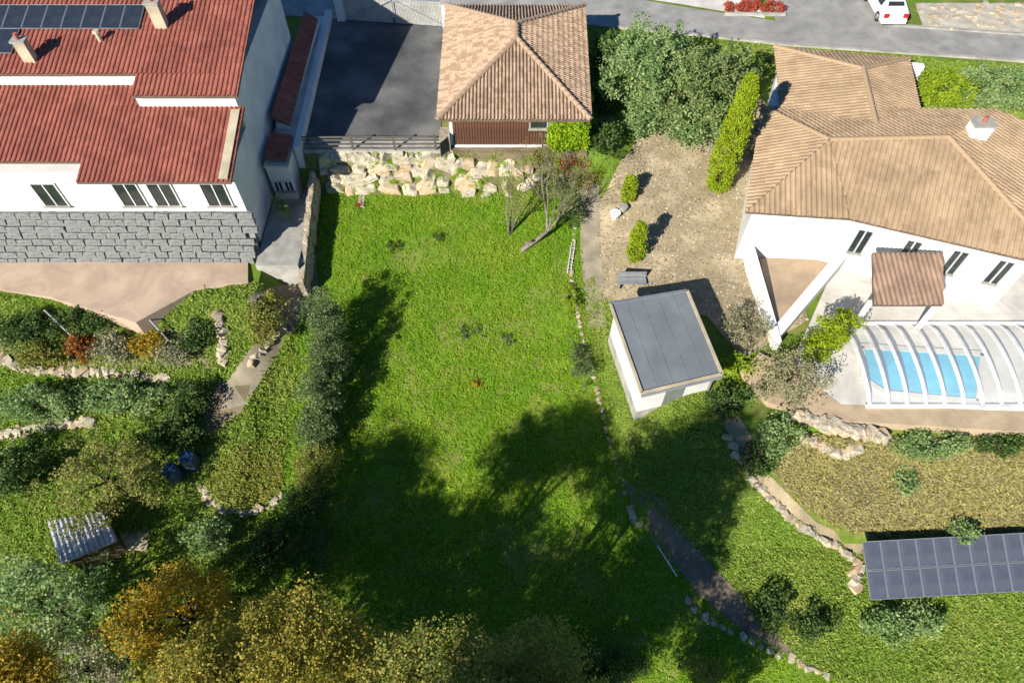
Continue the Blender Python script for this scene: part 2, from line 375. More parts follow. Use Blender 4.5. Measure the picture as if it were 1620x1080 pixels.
wallb = thing('boulder_wall', 'retaining wall of big pale boulders stacked below the asphalt yard and garage', 'wall', (-3, 31, -2.3))
B1 = [(180,475,140,120),(330,470,180,100),(590,480,150,110),(795,480,110,100),(700,455,80,50),(930,470,110,90),(1015,440,80,60),(1075,495,130,130),(1030,565,90,90),(1235,460,180,110),(1265,540,130,120),
 (165,580,80,90),(290,585,190,75),(520,570,140,80),(720,580,190,70),(885,570,110,60),(1130,600,130,80),(1260,650,130,120),(260,680,110,80),(430,695,220,130),(650,670,160,100),(815,675,140,100),(1010,680,130,150),
 (260,780,130,130),(430,790,90,70),(620,800,190,90),(825,800,190,110),(1070,800,170,110),(1230,780,170,120),(1445,810,120,80),(480,450,90,70),(1340,700,80,60),(560,960,70,50)]
B2 = [(60,525,140,90),(140,470,90,80),(210,545,120,130),(310,545,90,120),(420,580,150,110),(540,555,110,90),(690,580,130,120),(750,600,100,120),(60,680,120,60),(290,690,190,110),(400,640,90,70),(510,745,90,50),(670,725,90,80),(680,810,80,60),(285,810,120,60),(870,720,140,70),(480,820,100,40),(860,590,90,70),(960,640,80,60)]
BL = [(490 + a / 6.75, 180 + b / 6.75, c_ / 6.75, d / 6.75) for a, b, c_, d in B1] + [(690 + a / 6, 170 + b / 6, c_ / 6, d / 6) for a, b, c_, d in B2]
for i, (x, y, wd, ht) in enumerate(BL):
    p = gp(x, y); dep = 41.0 / FPX; rx = wd * dep / 2 * 1.12; rz = ht * dep / 2 * 1.22
    sx = max(rx, .18); sz = max(rz, .15)
    piece('boulder', BV[(i * 5) % 14], wallb, Matrix.Translation(p + Vector((0, .2, -.06))) @ Matrix.Rotation(random.uniform(-.2, .2), 4, 'Y') @ Matrix.Diagonal((sx * 1.42, .6, sz * 1.52, 1)) @ Matrix.Rotation([0, math.pi][i % 2], 4, 'Z'))

# ------------------------------------------------------------------ lawn and other grass
def inpoly(X, Y, poly):
    r = np.zeros(len(X), bool); n = len(poly)
    for i in range(n):
        (x1, y1), (x2, y2) = poly[i][:2], poly[(i + 1) % n][:2]
        c = ((y1 > Y) != (y2 > Y)) & (X < (x2 - x1) * (Y - y1) / (y2 - y1 + 1e-9) + x1); r ^= c
    return r
_tg = np.array([[terr(x, y) for x in range(-62, 63)] for y in range(-42, 73)])
def terr_np(X, Y):
    i = np.clip(np.floor(X).astype(int), -62, 61); j = np.clip(np.floor(Y).astype(int), -42, 71); fx = X - i; fy = Y - j; i = i + 62; j = j + 42
    return _tg[j, i] * (1 - fx) * (1 - fy) + _tg[j, i + 1] * fx * (1 - fy) + _tg[j + 1, i] * (1 - fx) * fy + _tg[j + 1, i + 1] * fx * fy
def nz(X, Y, s, ph):                             # cheap smooth pattern 0..1
    v = 0
    for k in range(6):
        a = ph + k * 1.9; f = s * (1 + .5 * k); v = v + np.sin((X * math.cos(a) + Y * math.sin(a)) * f + ph * 3.1 + k) / (1 + .4 * k)
    return np.clip(.5 + v / 5, 0, 1)
def grass(name, poly, n, L, W, m, label, clumps=.5, hgt=.05, cr=.10, avoid=(), thin=None):
    xs = [p[0] for p in poly]; ys = [p[1] for p in poly]
    def cand(k): return rng.uniform(min(xs), max(xs), k), rng.uniform(min(ys), max(ys), k)
    def keep(X, Y):
        q = inpoly(X, Y, poly)
        for a in avoid: q &= ~inpoly(X, Y, a)
        if thin: q &= rng.uniform(0, 1, len(X)) < thin(X, Y)
        return q
    frac = .3
    X, Y = cand(int(n * 2)); q = keep(X, Y); X, Y = X[q][:int(n * (1 - clumps))], Y[q][:int(n * (1 - clumps))]
    Z = terr_np(X, Y) + rng.uniform(.0, hgt, len(X))
    per = 14; CX, CY = cand(int(n * clumps / per * 2.2)); q = keep(CX, CY) & (rng.uniform(0, 1, len(CX)) < .35 + nz(CX, CY, 1.1, 2.)); CX, CY = CX[q], CY[q]
    R = np.repeat(rng.uniform(.4, 1.2, len(CX)) * cr, per); d = unit(rng.normal(size=(len(CX) * per, 3)))
    px_ = np.repeat(CX, per) + d[:, 0] * R; py_ = np.repeat(CY, per) + d[:, 1] * R; pz = terr_np(px_, py_) + np.abs(d[:, 2]) * R * .9
    P = np.concatenate([np.stack([X, Y, Z], 1), np.stack([px_, py_, pz], 1)])
    return tag(link(name, np_mesh(name, leaf_quads(P, L, W, .55, .5)), m), label, 'grass', kind='stuff')
LAWN = [(-12.2, 31.2), (-12.1, 24.3), (-11.9, 18.3), (-12, 15), (-12.6, 9), (-13, -2), (18, 0), (15.3, 5.2), (9.6, 8.1), (6.6, 12.5), (5.0, 19), (4.35, 23), (4.1, 27), (4.2, 31.0)]
lawn_m = leafmat('lawn_leaves', (.215, .43, .015), (.38, .50, .045), (.28, .48, .018), .48, .5, .4)
grass('lawn_grass', LAWN, 470000, .10, .042, lawn_m, 'bright green weedy lawn grass sloping down from the boulder wall', .68, .05, .15, thin=lambda X, Y: 1 - .55 * np.clip(nz(X, Y, .55, 4.3) * 4 - 2.75, 0, 1))

# ------------------------------------------------------------------ trees and shrubs of the plot
fx = rng.uniform(-11.5, 8, 1500); fy = 5 + 22 * rng.uniform(0, 1, 1500) ** 1.6; q = inpoly(fx, fy, LAWN); fx, fy = fx[q], fy[q]
tag(link('fallen_leaves', np_mesh('fallen_leaves', leaf_quads(np.stack([fx, fy, terr_np(fx, fy) + .13], 1), .10, .07, .3, 2)), leafmat('fallen_leaf', (.40, .30, .10), (.30, .20, .10), (.46, .38, .16), .2, 2, .9)), 'fallen yellow and brown leaves strewn over the lawn', 'leaves', kind='stuff')
olive = leafmat('hedge_leaves', (.06, .11, .03), (.20, .25, .10), (.11, .165, .055), .28, 1.5, .9)
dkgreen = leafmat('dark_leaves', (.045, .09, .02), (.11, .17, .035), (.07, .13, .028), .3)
midgreen = leafmat('green_leaves', (.17, .28, .09), (.37, .45, .19), (.25, .37, .13), .45)
brightg = leafmat('lime_leaves', (.19, .30, .015), (.30, .38, .025), (.24, .34, .018), .35, 1.5)
yellow = leafmat('autumn_leaves', (.27, .25, .035), (.44, .34, .06), (.16, .21, .03), .4, .8, .9)
gold = leafmat('golden_leaves', (.44, .29, .02), (.28, .23, .03), (.50, .31, .02), .4, .8, .6)
grn_yel = leafmat('yellowing_leaves', (.15, .20, .03), (.34, .29, .07), (.21, .24, .04), .35, 1.0, .8)
ivy_m = leafmat('ivy_leaves', (.20, .35, .012), (.33, .46, .018), (.26, .40, .014), .3, 2)
redleaf = leafmat('red_leaves', (.32, .025, .03), (.30, .12, .03), (.22, .03, .03), .3, 3, .7)
greyg = leafmat('grey_leaves', (.22, .23, .13), (.35, .32, .19), (.28, .28, .16), .3, 2)
for i, (x, y, h, rx, ry) in enumerate([(520, 510, 4.2, .95, 1.5), (522, 565, 4.4, 1.0, 1.6), (512, 625, 3.5, 1.0, 1.5), (508, 678, 2.6, .9, 1.3)]):
    b = gp(x, y, h * .5); b.z = terr(b.x, b.y); b.x -= .1
    tree('hedge_shrub', ['tall grey green hedge shrub nearest the boulder wall', 'bushy grey green hedge shrub, second from the boulder wall', 'grey green hedge shrub, third from the boulder wall', 'lowest grey green hedge shrub where the hedge turns dark'][i],
         'shrub', b, h, (rx, ry, h * .5), olive, 'hedge shrubs along the lawn', 130, .36, 90, .12, .45, .06, fill=.3, stemname='stem')
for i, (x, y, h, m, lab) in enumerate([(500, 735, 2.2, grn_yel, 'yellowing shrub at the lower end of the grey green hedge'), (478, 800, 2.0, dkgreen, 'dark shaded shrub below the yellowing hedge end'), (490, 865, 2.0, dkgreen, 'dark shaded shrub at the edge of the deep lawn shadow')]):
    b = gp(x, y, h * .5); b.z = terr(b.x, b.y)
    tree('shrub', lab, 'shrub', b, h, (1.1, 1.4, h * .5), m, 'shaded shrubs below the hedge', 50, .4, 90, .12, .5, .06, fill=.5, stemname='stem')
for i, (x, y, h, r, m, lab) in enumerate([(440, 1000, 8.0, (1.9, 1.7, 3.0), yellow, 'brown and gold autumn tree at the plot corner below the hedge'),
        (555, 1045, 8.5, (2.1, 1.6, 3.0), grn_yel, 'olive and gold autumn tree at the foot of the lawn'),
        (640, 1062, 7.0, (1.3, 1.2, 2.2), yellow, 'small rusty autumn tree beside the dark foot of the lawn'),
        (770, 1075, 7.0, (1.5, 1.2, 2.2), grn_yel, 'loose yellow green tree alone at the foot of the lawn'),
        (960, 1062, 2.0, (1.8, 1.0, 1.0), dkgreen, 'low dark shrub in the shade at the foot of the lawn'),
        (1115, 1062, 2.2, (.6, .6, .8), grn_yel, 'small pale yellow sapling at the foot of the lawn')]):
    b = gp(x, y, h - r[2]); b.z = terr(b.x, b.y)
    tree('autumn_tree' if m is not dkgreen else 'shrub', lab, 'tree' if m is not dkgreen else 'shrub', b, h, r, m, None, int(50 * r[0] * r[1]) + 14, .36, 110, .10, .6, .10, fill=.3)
# tall trees just below the picture whose shade covers the lower lawn
def shade_tree(px, py, r, rz, hc, m, n, lab):
    g0 = gp(px, py); k = 15.0
    for _ in range(30):                           # crown centre on the sun line, hc above its own ground
        c = g0 + to_sun * k; k += (terr(c.x, c.y) + hc - c.z) / to_sun.z * .5
    b = Vector((c.x, c.y, terr(c.x, c.y)))
    tree('tall_tree', lab, 'tree', b, hc + rz, (r, r, rz), m, 'tall trees below the lawn', int(n * 1.9), .6, 120, .115, .65, .13, fill=.2)
for px_, py_, r, rz, hc, m_, n, lab in [
    (610, 745, 2.3, 1.7, 12, gold, 130, 'tall golden tree shading the grass below the hedge'), (560, 840, 2.4, 1.9, 10, gold, 130, 'golden tree crowding the golden tree of the lower left garden'),
    (655, 850, 2.5, 1.9, 11, yellow, 140, 'tall brown and gold tree at the bottom edge left of the lawn'), (830, 715, 1.7, 1.5, 13, yellow, 75, 'slim tall tree shading the tip of the middle lawn shadow'),
    (915, 695, 2.0, 1.7, 13, yellow, 100, 'tall tree shading the lawn beside the narrow border hedge'), (1050, 735, 2.2, 1.7, 14, grn_yel, 100, 'tall tree shading the border between the lawn and the shed'), (985, 775, 2.3, 1.8, 12, grn_yel, 85, 'tall tree shading the right of the lower lawn'),
    (790, 850, 2.5, 1.9, 11, grn_yel, 70, 'airy tall tree dappling the middle of the lower lawn'), (890, 910, 2.6, 2.0, 10, grn_yel, 72, 'airy tall tree dappling the right of the lower lawn'),
    (1130, 705, 2.2, 1.7, 20, grn_yel, 100, 'tall yellow green tree shading the grass below the flat roofed shed'), (1090, 790, 2.5, 2.0, 12, grn_yel, 130, 'tall tree shading the neighbour grass above the dirt track'), (1030, 930, 2.7, 2.0, 10, grn_yel, 150, 'tall tree shading the top of the dirt track'),
    (650, 960, 2.2, 1.8, 9, yellow, 120, 'brown and gold tree at the bottom edge nearest the lawn foot'), (780, 985, 2.2, 1.8, 9, grn_yel, 120, 'yellow green tree at the bottom edge below the darkest lawn'), (925, 985, 2.5, 1.9, 9, grn_yel, 120, 'tree shading the low dark shrub at the foot of the lawn'), (1075, 880, 2.4, 1.9, 11, grn_yel, 80, 'airy tree dappling the border beside the white pipe'), (1150, 1010, 2.2, 1.8, 9, midgreen, 90, 'tree shading the edging stones at the lawn corner')]:
    shade_tree(px_, py_, r, rz, hc, m_, n, lab)

# bare leaning tree with yellow leaves
def twig(mb, p, d, ln, r, lev, ends):
    q = p + d * ln * .5 + Vector((random.uniform(-1, 1), random.uniform(-1, 1), random.uniform(-.3, 1))) * ln * .06; e = q + (d + Vector((random.uniform(-1, 1), random.uniform(-1, 1), random.uniform(-.2, .6))) * .3).normalized() * ln * .5
    mb.tube([p, q, e], [r, r * .8, r * .55], 5); ends.append(e); ends.append(q)
    if lev:
        for k in range(3): twig(mb, [q, e, e][k], (d + Vector((random.uniform(-1, 1), random.uniform(-1, 1), random.uniform(-.4, .7))) * .75).normalized(), ln * random.uniform(.5, .75), r * .5, lev - 1, ends)
bare = mat('pale_bark', (.27, .24, .20), (.15, .13, .10), 9, .9, .4, 40)
tb = gp(826, 398); bt = thing('bare_tree', 'leaning bare fruit tree with pale trunk and few yellow leaves', 'tree', tb)
z0 = tb.z; k1 = at(848, 380, z0 + .45); k2 = at(866, 366, z0 + .95); m = MB(); ends = []
m.tube([tb - Vector((0, 0, .2)), tb + Vector((.03, 0, .22)), k1, k2], [.20, .16, .13, .11], 8)
m.tube([k1, at(830, 385, z0 + .7)], [.09, .04], 6)
for tgt, zz, r in (((862, 322), 2.0, .10), ((885, 345), 1.7, .07), ((903, 322), 2.0, .06), ((872, 345), 1.8, .06)):
    e = at(*tgt, z0 + zz); mid = k2.lerp(e, .5) + Vector((.05, 0, .1)); m.tube([k2, mid, e], [r, r * .8, r * .6], 6)
    for q in range(3): twig(m, e if q else mid, ((e - k2).normalized() + Vector((random.uniform(-.7, .7), random.uniform(-.5, .7), random.uniform(0, .7)))).normalized(), random.uniform(1.1, 1.9), r * .42, 3, ends)
e0 = at(862, 322, z0 + 2.0); e = at(858, 258, z0 + 4.2); m.tube([e0, e0.lerp(e, .5) + Vector((-.1, 0, 0)), e], [.06, .045, .02], 5); twig(m, e0.lerp(e, .5), Vector((.3, .2, .8)), 1.4, .025, 3, ends)
smooth(part('trunk', m, bare, bt))
E_ = np.array([list(e) for e in ends]); P = np.repeat(E_, 2, 0) + rng.normal(size=(len(E_) * 2, 3)) * .12
link('leaves', np_mesh('leaves', leaf_quads(P, .07, .045) - np.array(tb)), grn_yel, bt)
sb = gp(806, 372); st = thing('bare_sapling', 'thin bare multi-stem sapling in front of the boulders', 'tree', sb); m = MB(); ends = []
for tgt, zz in (((809, 248), 4.0), ((822, 300), 2.8), ((798, 330), 2.2), ((806, 300), 3.0), ((835, 290), 3.0)):
    e = at(*tgt, sb.z + zz); mid = sb.lerp(e, .45) + Vector((random.uniform(-.2, .2), 0, .2)); m.tube([sb - Vector((0, 0, .1)), mid, e], [.05, .035, .012], 5)
    for q in (.4, .6, .8, .95): twig(m, sb.lerp(e, q), Vector((random.uniform(-.9, .9), random.uniform(-.5, .5), .7)).normalized(), .8, .014, 2, ends)
smooth(part('stem', m, bare, st))
E_ = np.array([list(e) for e in ends]); P = np.repeat(E_, 4, 0) + rng.normal(size=(len(E_) * 4, 3)) * .14
link('leaves', np_mesh('leaves', leaf_quads(P, .07, .045) - np.array(sb)), grn_yel, st)
# ivy on the garage corner
iv = thing('ivy', 'bright green ivy covering the garage corner right of the window', 'ivy', (3.2, 32.2, -.4))
C = []; 
for k in range(260): C.append((rng.uniform(2.1, 4.3), 32.2 + rng.normal() * .08 + .25 * abs(rng.normal()) * -.4, rng.uniform(-.9, 2.35)))
for k in range(170): C.append((4.22 + rng.normal() * .12, rng.uniform(32.2, 42.3), rng.uniform(1.2, 2.45)))
C = np.array(C); C = C[~((C[:, 2] < -.3) & (C[:, 0] < 2.6))]
P = clump_points(C, np.full(len(C), .24), 60); link('foliage', np_mesh('foliage', leaf_quads(P, .11, .09) - np.array((3.2, 32.2, -.4))), ivy_m, iv)
part('stem', MB().tube([(3.2, 32.25, -.5), (3.1, 32.3, .6), (3.3, 32.35, 1.8)], [.04, .03, .02], 6), bark, iv)
for (x, y, h, r, m_, lab, n_) in [(900, 262, .8, (1.1, .5, .5), redleaf, 'red leaved creeper at the foot of the ivy', 20), (925, 285, .8, (.7, .6, .5), gold, 'orange and gold shrub beside the bare tree', 14),
      (890, 290, 1.2, (1.4, .9, .7), dkgreen, 'dark green shrub under the red creeper', 30), (905, 335, 1.5, (1.0, 1.2, .8), dkgreen, 'dark scrubby bush behind the bare tree branches', 30),
      (850, 250, .9, (.8, .4, .5), grn_yel, 'thin yellowing shrub at the end of the garage plinth', 14),
      (918, 575, 1.2, (.55, 1.4, .7), olive, 'narrow grey green hedge on the border facing the shed', 40), (903, 470, .7, (.5, 1.2, .4), brightg, 'bright green low plants along the lawn border', 22)]:
    b = gp(x, y, h - r[2]); b.z = terr(b.x, b.y) if b.y > 32.5 or b.y < 31 else b.z - .3
    tree('shrub', lab, 'shrub', b, h, r, m_, None, n_, .3, 90, .09, .6, .04, fill=.4, stemname='stem')
# weeds on the lawn and among boulders
wd_m = leafmat('weed_leaves', (.05, .10, .012), (.10, .16, .02), (.07, .13, .015), .25, 3)
for (x, y, r, m_, lab) in [(624, 388, .5, wd_m, 'flat dark rosette weed with an orange heart near the top of the lawn'), (694, 375, .4, wd_m, 'dark tuft of taller grass near the top of the lawn'),
        (756, 607, .28, gold, 'small golden sapling alone in the middle of the lawn'), (745, 522, .7, olive, 'bluish green thistle patch in the middle of the lawn'), (803, 537, .45, olive, 'small bluish thistle patch right of the larger one'),
        (570, 325, .3, redleaf, 'small reddish brown clump in the shaded top corner of the lawn')]:
    b = gp(x, y); C_, R_ = crown_clumps(b + Vector((0, 0, .08)), (r, r, .1), int(40 * r) + 6, .12); P = clump_points(C_, R_, 22)
    t = thing('weed', lab, 'plant', b); link('leaves', np_mesh('leaves', leaf_quads(P, .12, .05, .5, .8) - np.array(b)), m_, t)
    part('stem', MB().tube([b - Vector((0, 0, .05)), b + Vector((.03, .02, .9 if m_ is gold else .16))], [.02, .008], 5), bark, t)
P = []
for i in range(230):
    x = rng.uniform(-12, 4.2); f = rng.uniform(0, 1); P.append((x, 31.98 - f * 1.0 - .12, -2.3 * f + .02))
P = np.array(P); P = clump_points(P, np.full(len(P), .17), 60)
tag(link('wall_weeds', np_mesh('wall_weeds', leaf_quads(P, .10, .035)), lawn_m), 'weeds and grass growing in the joints of the boulder wall', 'weeds', kind='stuff')
# border bits
tr = thing('white_trellis', 'narrow white trellis lying along the lawn border near the bare tree', 'trellis', gp(903, 408)); a, b_ = gp(907, 384, .15), gp(900, 432, .15)
for off in (-.1, .1): part('rail', MB().beam(a + Vector((off, 0, 0)), b_ + Vector((off, 0, 0)), .04, .04), white, tr)
for k in range(9): q = a.lerp(b_, (k + .5) / 9); part('rung', MB().beam(q - Vector((.13, 0, -.03)), q + Vector((.13, 0, .03)), .035, .03), conc, tr)
pa, pb = gp(1040, 862, .08), gp(1071, 911, .08); solo('white_pipe', MB().tube([pa, pa.lerp(pb, .5), pb], [.04] * 3, 8), white, 'thin white pipe lying along the lower right edge of the lawn', 'pipe', gp(1040, 862))
eb = thing('stone_edging', 'row of rough edging stones along the lower right border of the lawn', 'edging', gp(1180, 1010))
for k in range(16):
    f = k / 15; x = 1085 + f * 225; y = 950 + (f ** .8) * 118; p = gp(x + random.uniform(-4, 4), y)
    piece('stone', BV[k % 14], eb, Matrix.Translation(p) @ Matrix.Rotation(random.uniform(0, 6), 4, 'Z') @ Matrix.Diagonal((random.uniform(.16, .34), .2, .16, 1)))
eb = thing('stone_clump', 'small heap of grey stones on the lawn edge above the white pipe', 'stones', gp(1000, 815))
for k in range(5): piece('stone', BV[k], eb, Matrix.Translation(gp(997 + k * 2.5, 803 + k * 6)) @ Matrix.Diagonal((.22, .2, .17, 1)))
lw = thing('dry_stone_wall', 'low dry stone wall edging the shaded top left of the lawn', 'wall', (-11.7, 27.5, terr(-11.7, 27.5)))
part('wall_core', MB().slab([(-11.85, 24.2, terr(-12, 24.2) + 1.45), (-11.55, 24.2, terr(-12, 24.2) + 1.45), (-11.55, 31.0, -.75), (-11.85, 31.0, -.75)], 2.2), stone_w, lw)
for k in range(150):
    yy = 24.3 + random.random() * 6.6; zz = random.choice((.15, .45, .75, 1.05, 1.35)); p = Vector((-11.57 if zz < 1.2 else -11.7, yy, lerp(terr(-12, 24.2), -2.1, (yy - 24.2) / 6.8) + zz))
    piece('stone', BV[k % 14], lw, Matrix.Translation(p) @ Matrix.Diagonal((.10, .27, .17, 1) if zz < 1.2 else (.18, .3, .13, 1)))

# ------------------------------------------------------------------ left neighbour: house, annex, patio, garden
red = mat('red_tiles', (.38, .125, .085), (.27, .083, .06), .5, .8, .2, 40, c3=(.33, .105, .072), island=.25)
solar_m = mat('solar_cells', (.022, .03, .042), (.03, .04, .055), 2, .25, spec=.6)
alu = mat('aluminium', (.45, .46, .48), (.38, .39, .41), 3, .4, metal=.6)
beige = mat('beige_render', (.50, .43, .30), (.42, .36, .25), 2, .9, .2, 40)
HX = -13.95; SL = .24
Y0 = 25.8; Z0 = 3.2                                  # lower eave
def zlow(y): return Z0 + SL * (y - Y0)
def up_pt(py, off):                                   # where the view row meets the roof plane lifted by off
    d = ray(810, py); k = d.z / d.y; y = (Z0 + off - SL * Y0 - CAMZ) / (k - SL); return y
YW = up_pt(142, 0)                                    # back wall line of the lower roof, left bay
YW2 = up_pt(176, 0); UP = .95                         # nearer wall line, right bay
X1 = at(212, 150, 5).x; XL = -45
YR = 36.5
lh = thing('red_roofed_house', 'large white house with red tiled roof on two levels and solar panels', 'house', (-25, 30, -3))
part('wall', MB().prism([(XL + .3, Y0 + 1.0), (HX - .35, Y0 + 1.0), (HX - .35, 41.3), (XL + .3, 41.3)], -4, 2.95), white, lh)
b = MB()
b.prism([(XL + .3, YW + .25), (X1, YW + .25), (X1, 41.2), (XL + .3, 41.2)], 2.95, zlow(YW) + UP - .05)
b.prism([(X1, YW2 + .25), (HX - .3, YW2 + .25), (HX - .3, 41.2), (X1, 41.2)], 2.95, zlow(YW2) + UP - .05)
part('upper_wall', b, white, lh)
def zup(y): return zlow(y) + UP if y <= YR else zlow(YR) + UP - SL * (y - YR)
XN = at(130, 270, Z0).x
YE2 = up_pt(256, 0)
tiled_roof(lh, [[(XN, Y0, Z0), (HX, Y0, Z0), (HX, YW2 + .3, zlow(YW2 + .3)), (XN, YW2 + .3, zlow(YW2 + .3))],
                [(XL, YE2, zlow(YE2)), (XN, YE2, zlow(YE2)), (XN, YW + .3, zlow(YW + .3)), (XL, YW + .3, zlow(YW + .3))],
                [(XN, YW2 + .3, zlow(YW2 + .3)), (X1, YW2 + .3, zlow(YW2 + .3)), (X1, YW + .3, zlow(YW + .3)), (XN, YW + .3, zlow(YW + .3))]], red, deck, .25, .36, .06, name='lower_roof')
tiled_roof(lh, [[(X1, YW2 - .05, zup(YW2 - .05)), (HX, YW2 - .05, zup(YW2 - .05)), (HX, YW, zup(YW)), (X1, YW, zup(YW))],
                [(XL, YW - .05, zup(YW - .05)), (HX, YW, zup(YW)), (HX, YR, zup(YR)), (XL, YR, zup(YR))],
                [(HX, 41.6, zup(41.6)), (XL, 41.6, zup(41.6)), (XL, YR, zup(YR)), (HX, YR, zup(YR))]], red, deck, .25, .36, .06,
           [((XL, YR, zup(YR)), (HX, YR, zup(YR)))], name='upper_roof')
ne = Vector((0, -SL, 1)).normalized(); se = Vector((0, 1, SL)).normalized()
def on_up(px, py, lift=.12):
    y = up_pt(py, UP); d = ray(px, py); t = y / d.y; return Vector((d.x * t, y, zup(y))) + ne * lift
part('roof_strip', MB().beam(Vector((at(348, 230, 4.5).x, Y0 + .1, zlow(Y0 + .1) + .11)), Vector((at(348, 230, 4.5).x, YW2, zlow(YW2) + .11)), .45, .04), beige, lh)
pm = MB().box(-.5, .5, -.82, .82, 0, .035).mesh('solar_panel'); pm.materials.append(solar_m)
fm_ = MB().box(-.51, .51, -.84, -.81, -.01, .045).box(-.51, .51, .81, .84, -.01, .045).box(-.51, -.485, -.81, .81, -.01, .045).box(.485, .51, -.81, .81, -.01, .045).mesh('frame'); fm_.materials.append(alu)
Rm = Matrix((Vector((1, 0, 0)), se, ne)).transposed().to_4x4()
c0 = on_up(228, 30); c1 = on_up(28, 68)
arr = thing('roof_solar_array', 'dark solar panels in rows on the upper red roof', 'solar panels', c0)
for i in range(16):
    p = piece('solar_panel', pm, arr, Matrix.Translation(c0 + Vector((-.55 - i * 1.04, 0, 0))) @ Rm); f_ = link('frame', fm_, None, p)
for i in range(9):
    p = piece('solar_panel', pm, arr, Matrix.Translation(c1 + Vector((-.52 - i * 1.04, 0, 0))) @ Rm); f_ = link('frame', fm_, None, p)
def chimney(name, lab, p, h, s, m, par=None):
    t = thing(name, lab, 'chimney', p); part('stack', MB().box(p.x - s, p.x + s, p.y - s * .7, p.y + s * .7, p.z - .4, p.z + h), m, t)
    part('cap', MB().box(p.x - s - .07, p.x + s + .07, p.y - s * .7 - .07, p.y + s * .7 + .07, p.z + h, p.z + h + .1), conc, t)
    part('flue', MB().tube([(p.x, p.y, p.z + h + .1), (p.x, p.y, p.z + h + .4)], [.12, .11], 8), red, t)
chimney('chimney', 'beige chimney at the end of the long solar row', on_up(257, 42, 0), 1.3, .32, beige)
chimney('chimney', 'beige chimney left on the red roof beside the short solar row', on_up(50, 96, 0), 1.1, .3, beige)
vp = on_up(160, 66, 0); solo('roof_vent', MB().tube([vp, vp + Vector((0, 0, .5))], [.12, .12], 8).tube([vp + Vector((0, 0, .5)), vp + Vector((0, 0, .62))], [.2, .16], 8), beige, 'small pale vent pipe on the red roof below the solar row', 'vent', vp)
# facade windows and the grey stone-clad storey below
fy = Y0 + 1.0
def window(par, x0, x1, y, z0, z1, m=None):
    wn = part('window', MB().box(x0, x1, y - .03, y + .02, z0, z1), glass, par)
    part('frame', MB().box(x0 - .07, x0, y - .07, y, z0, z1).box(x1, x1 + .07, y - .07, y, z0, z1).box(x0 - .07, x1 + .07, y - .07, y, z1, z1 + .07).box((x0 + x1) / 2 - .03, (x0 + x1) / 2 + .03, y - .06, y - .031, z0, z1), white, wn)
    part('sill', MB().box(x0 - .12, x1 + .12, y - .16, y, z0 - .08, z0), conc, wn)
for px_ in (190, 245, 330, 60): X = at(px_, 312, 2).x; window(lh, X - .6, X + .6, fy, .7, 2.2)
greyst = mat('grey_stone_cladding', (.20, .21, .205), (.13, .14, .14), 2.5, .95, .9, 10, c3=(.25, .255, .245))
sw = thing('stone_terrace_wall', 'grey stone clad terrace wall below the white house front', 'wall', (-24, 26.5, -2.4))
part('wall', MB().slab([(-46, 25.5, -2.5), (HX - .2, 25.7, -2.5), (HX - .2, 26.75, .3), (-46, 26.75, .3)], .4), greyst, sw)
SB = []
for k in range(6):
    m = MB().box(-.5, .5, -.1, .1, -.5, .5); m.v = [(x + random.uniform(-.06, .06), y, z + random.uniform(-.08, .08)) for x, y, z in m.v]; me = m.mesh('stone'); me.materials.append(greyst); SB.append(me)
for r_ in range(8):
    X = -31 + random.random() * .4
    while X < -14.6:
        wd = random.uniform(.45, .95); f = (r_ + .5) / 8; y = 25.5 + f * 1.2 - .02
        piece('stone', SB[random.randrange(6)], sw, Matrix.Translation((X + wd / 2, y + random.uniform(-.05, .03), -2.5 + f * 2.8)) @ Matrix.Rotation(-.38, 4, 'X') @ Matrix.Diagonal((wd * .94, 1, .34, 1))); X += wd
PT = pxpoly([(0, 330), (60, 330), (392, 395), (392, 445), (310, 458), (215, 510), (80, 470), (0, 452)])
pz = -2.35; PT = [at(a, b_, pz) for a, b_ in [(-120, 330), (60, 330), (392, 395), (392, 445), (310, 458), (215, 510), (80, 470), (-120, 440)]]
patio = struct('patio', MB().prism([(p.x, p.y) for p in PT][::-1], -6.0, pz), peach)
tile_me = None
# annex along the boundary
ax = thing('annex', 'low white annex with a narrow red lean-to roof beside the asphalt yard', 'annex', (-15, 36, -2.4))
A0, A1 = at(388, 300, -2.4), at(512, 300, -2.4)
part('wall', MB().prism([(-14.0, 30.2), (-12.66, 30.2), (-13.05, 45.5), (-14.0, 45.5)], -3.2, .35), white, ax)
part('flat_roof', MB().prism([(-14.05, 30.12), (-12.64, 30.12), (-13.03, 45.55), (-14.05, 45.55)], .35, .47), palec, ax)
part('roof_support_wall', MB().box(-13.9, -13.15, 33.4, 44.2, .47, .85), white, ax)
tiled_roof(ax, [[(-13.98, 33.2, 1.5), (-13.0, 33.2, .95), (-13.2, 44.4, .95), (-13.98, 44.4, 1.5)]], red, deck, .25, .36, .06, name='lean_to_roof')
tiled_roof(ax, [[(-13.98, 30.4, .85), (-12.75, 30.4, .70), (-12.85, 32.6, .70), (-13.98, 32.6, .85)]], red, deck, .25, .36, .06, name='small_roof')
for X in (-13.6, -13.0): window(ax, X - .2, X + .2, 30.2, -1.4, -.7)
struct('courtyard', MB().prism([(-14.2, 25), (-11.85, 25), (-11.85, 31.4), (-12.6, 31.4), (-12.6, 30.2), (-14.2, 30.2)], -4.6, -2.1), conc)
t_ = tree('shrub', 'round green shrub in the dark courtyard below the annex windows', 'shrub', (-13.3, 28.9, -2.1), 1.2, (.5, .6, .5), midgreen, None, 14, .3, 70, .12, .6, .05, stemname='stem')
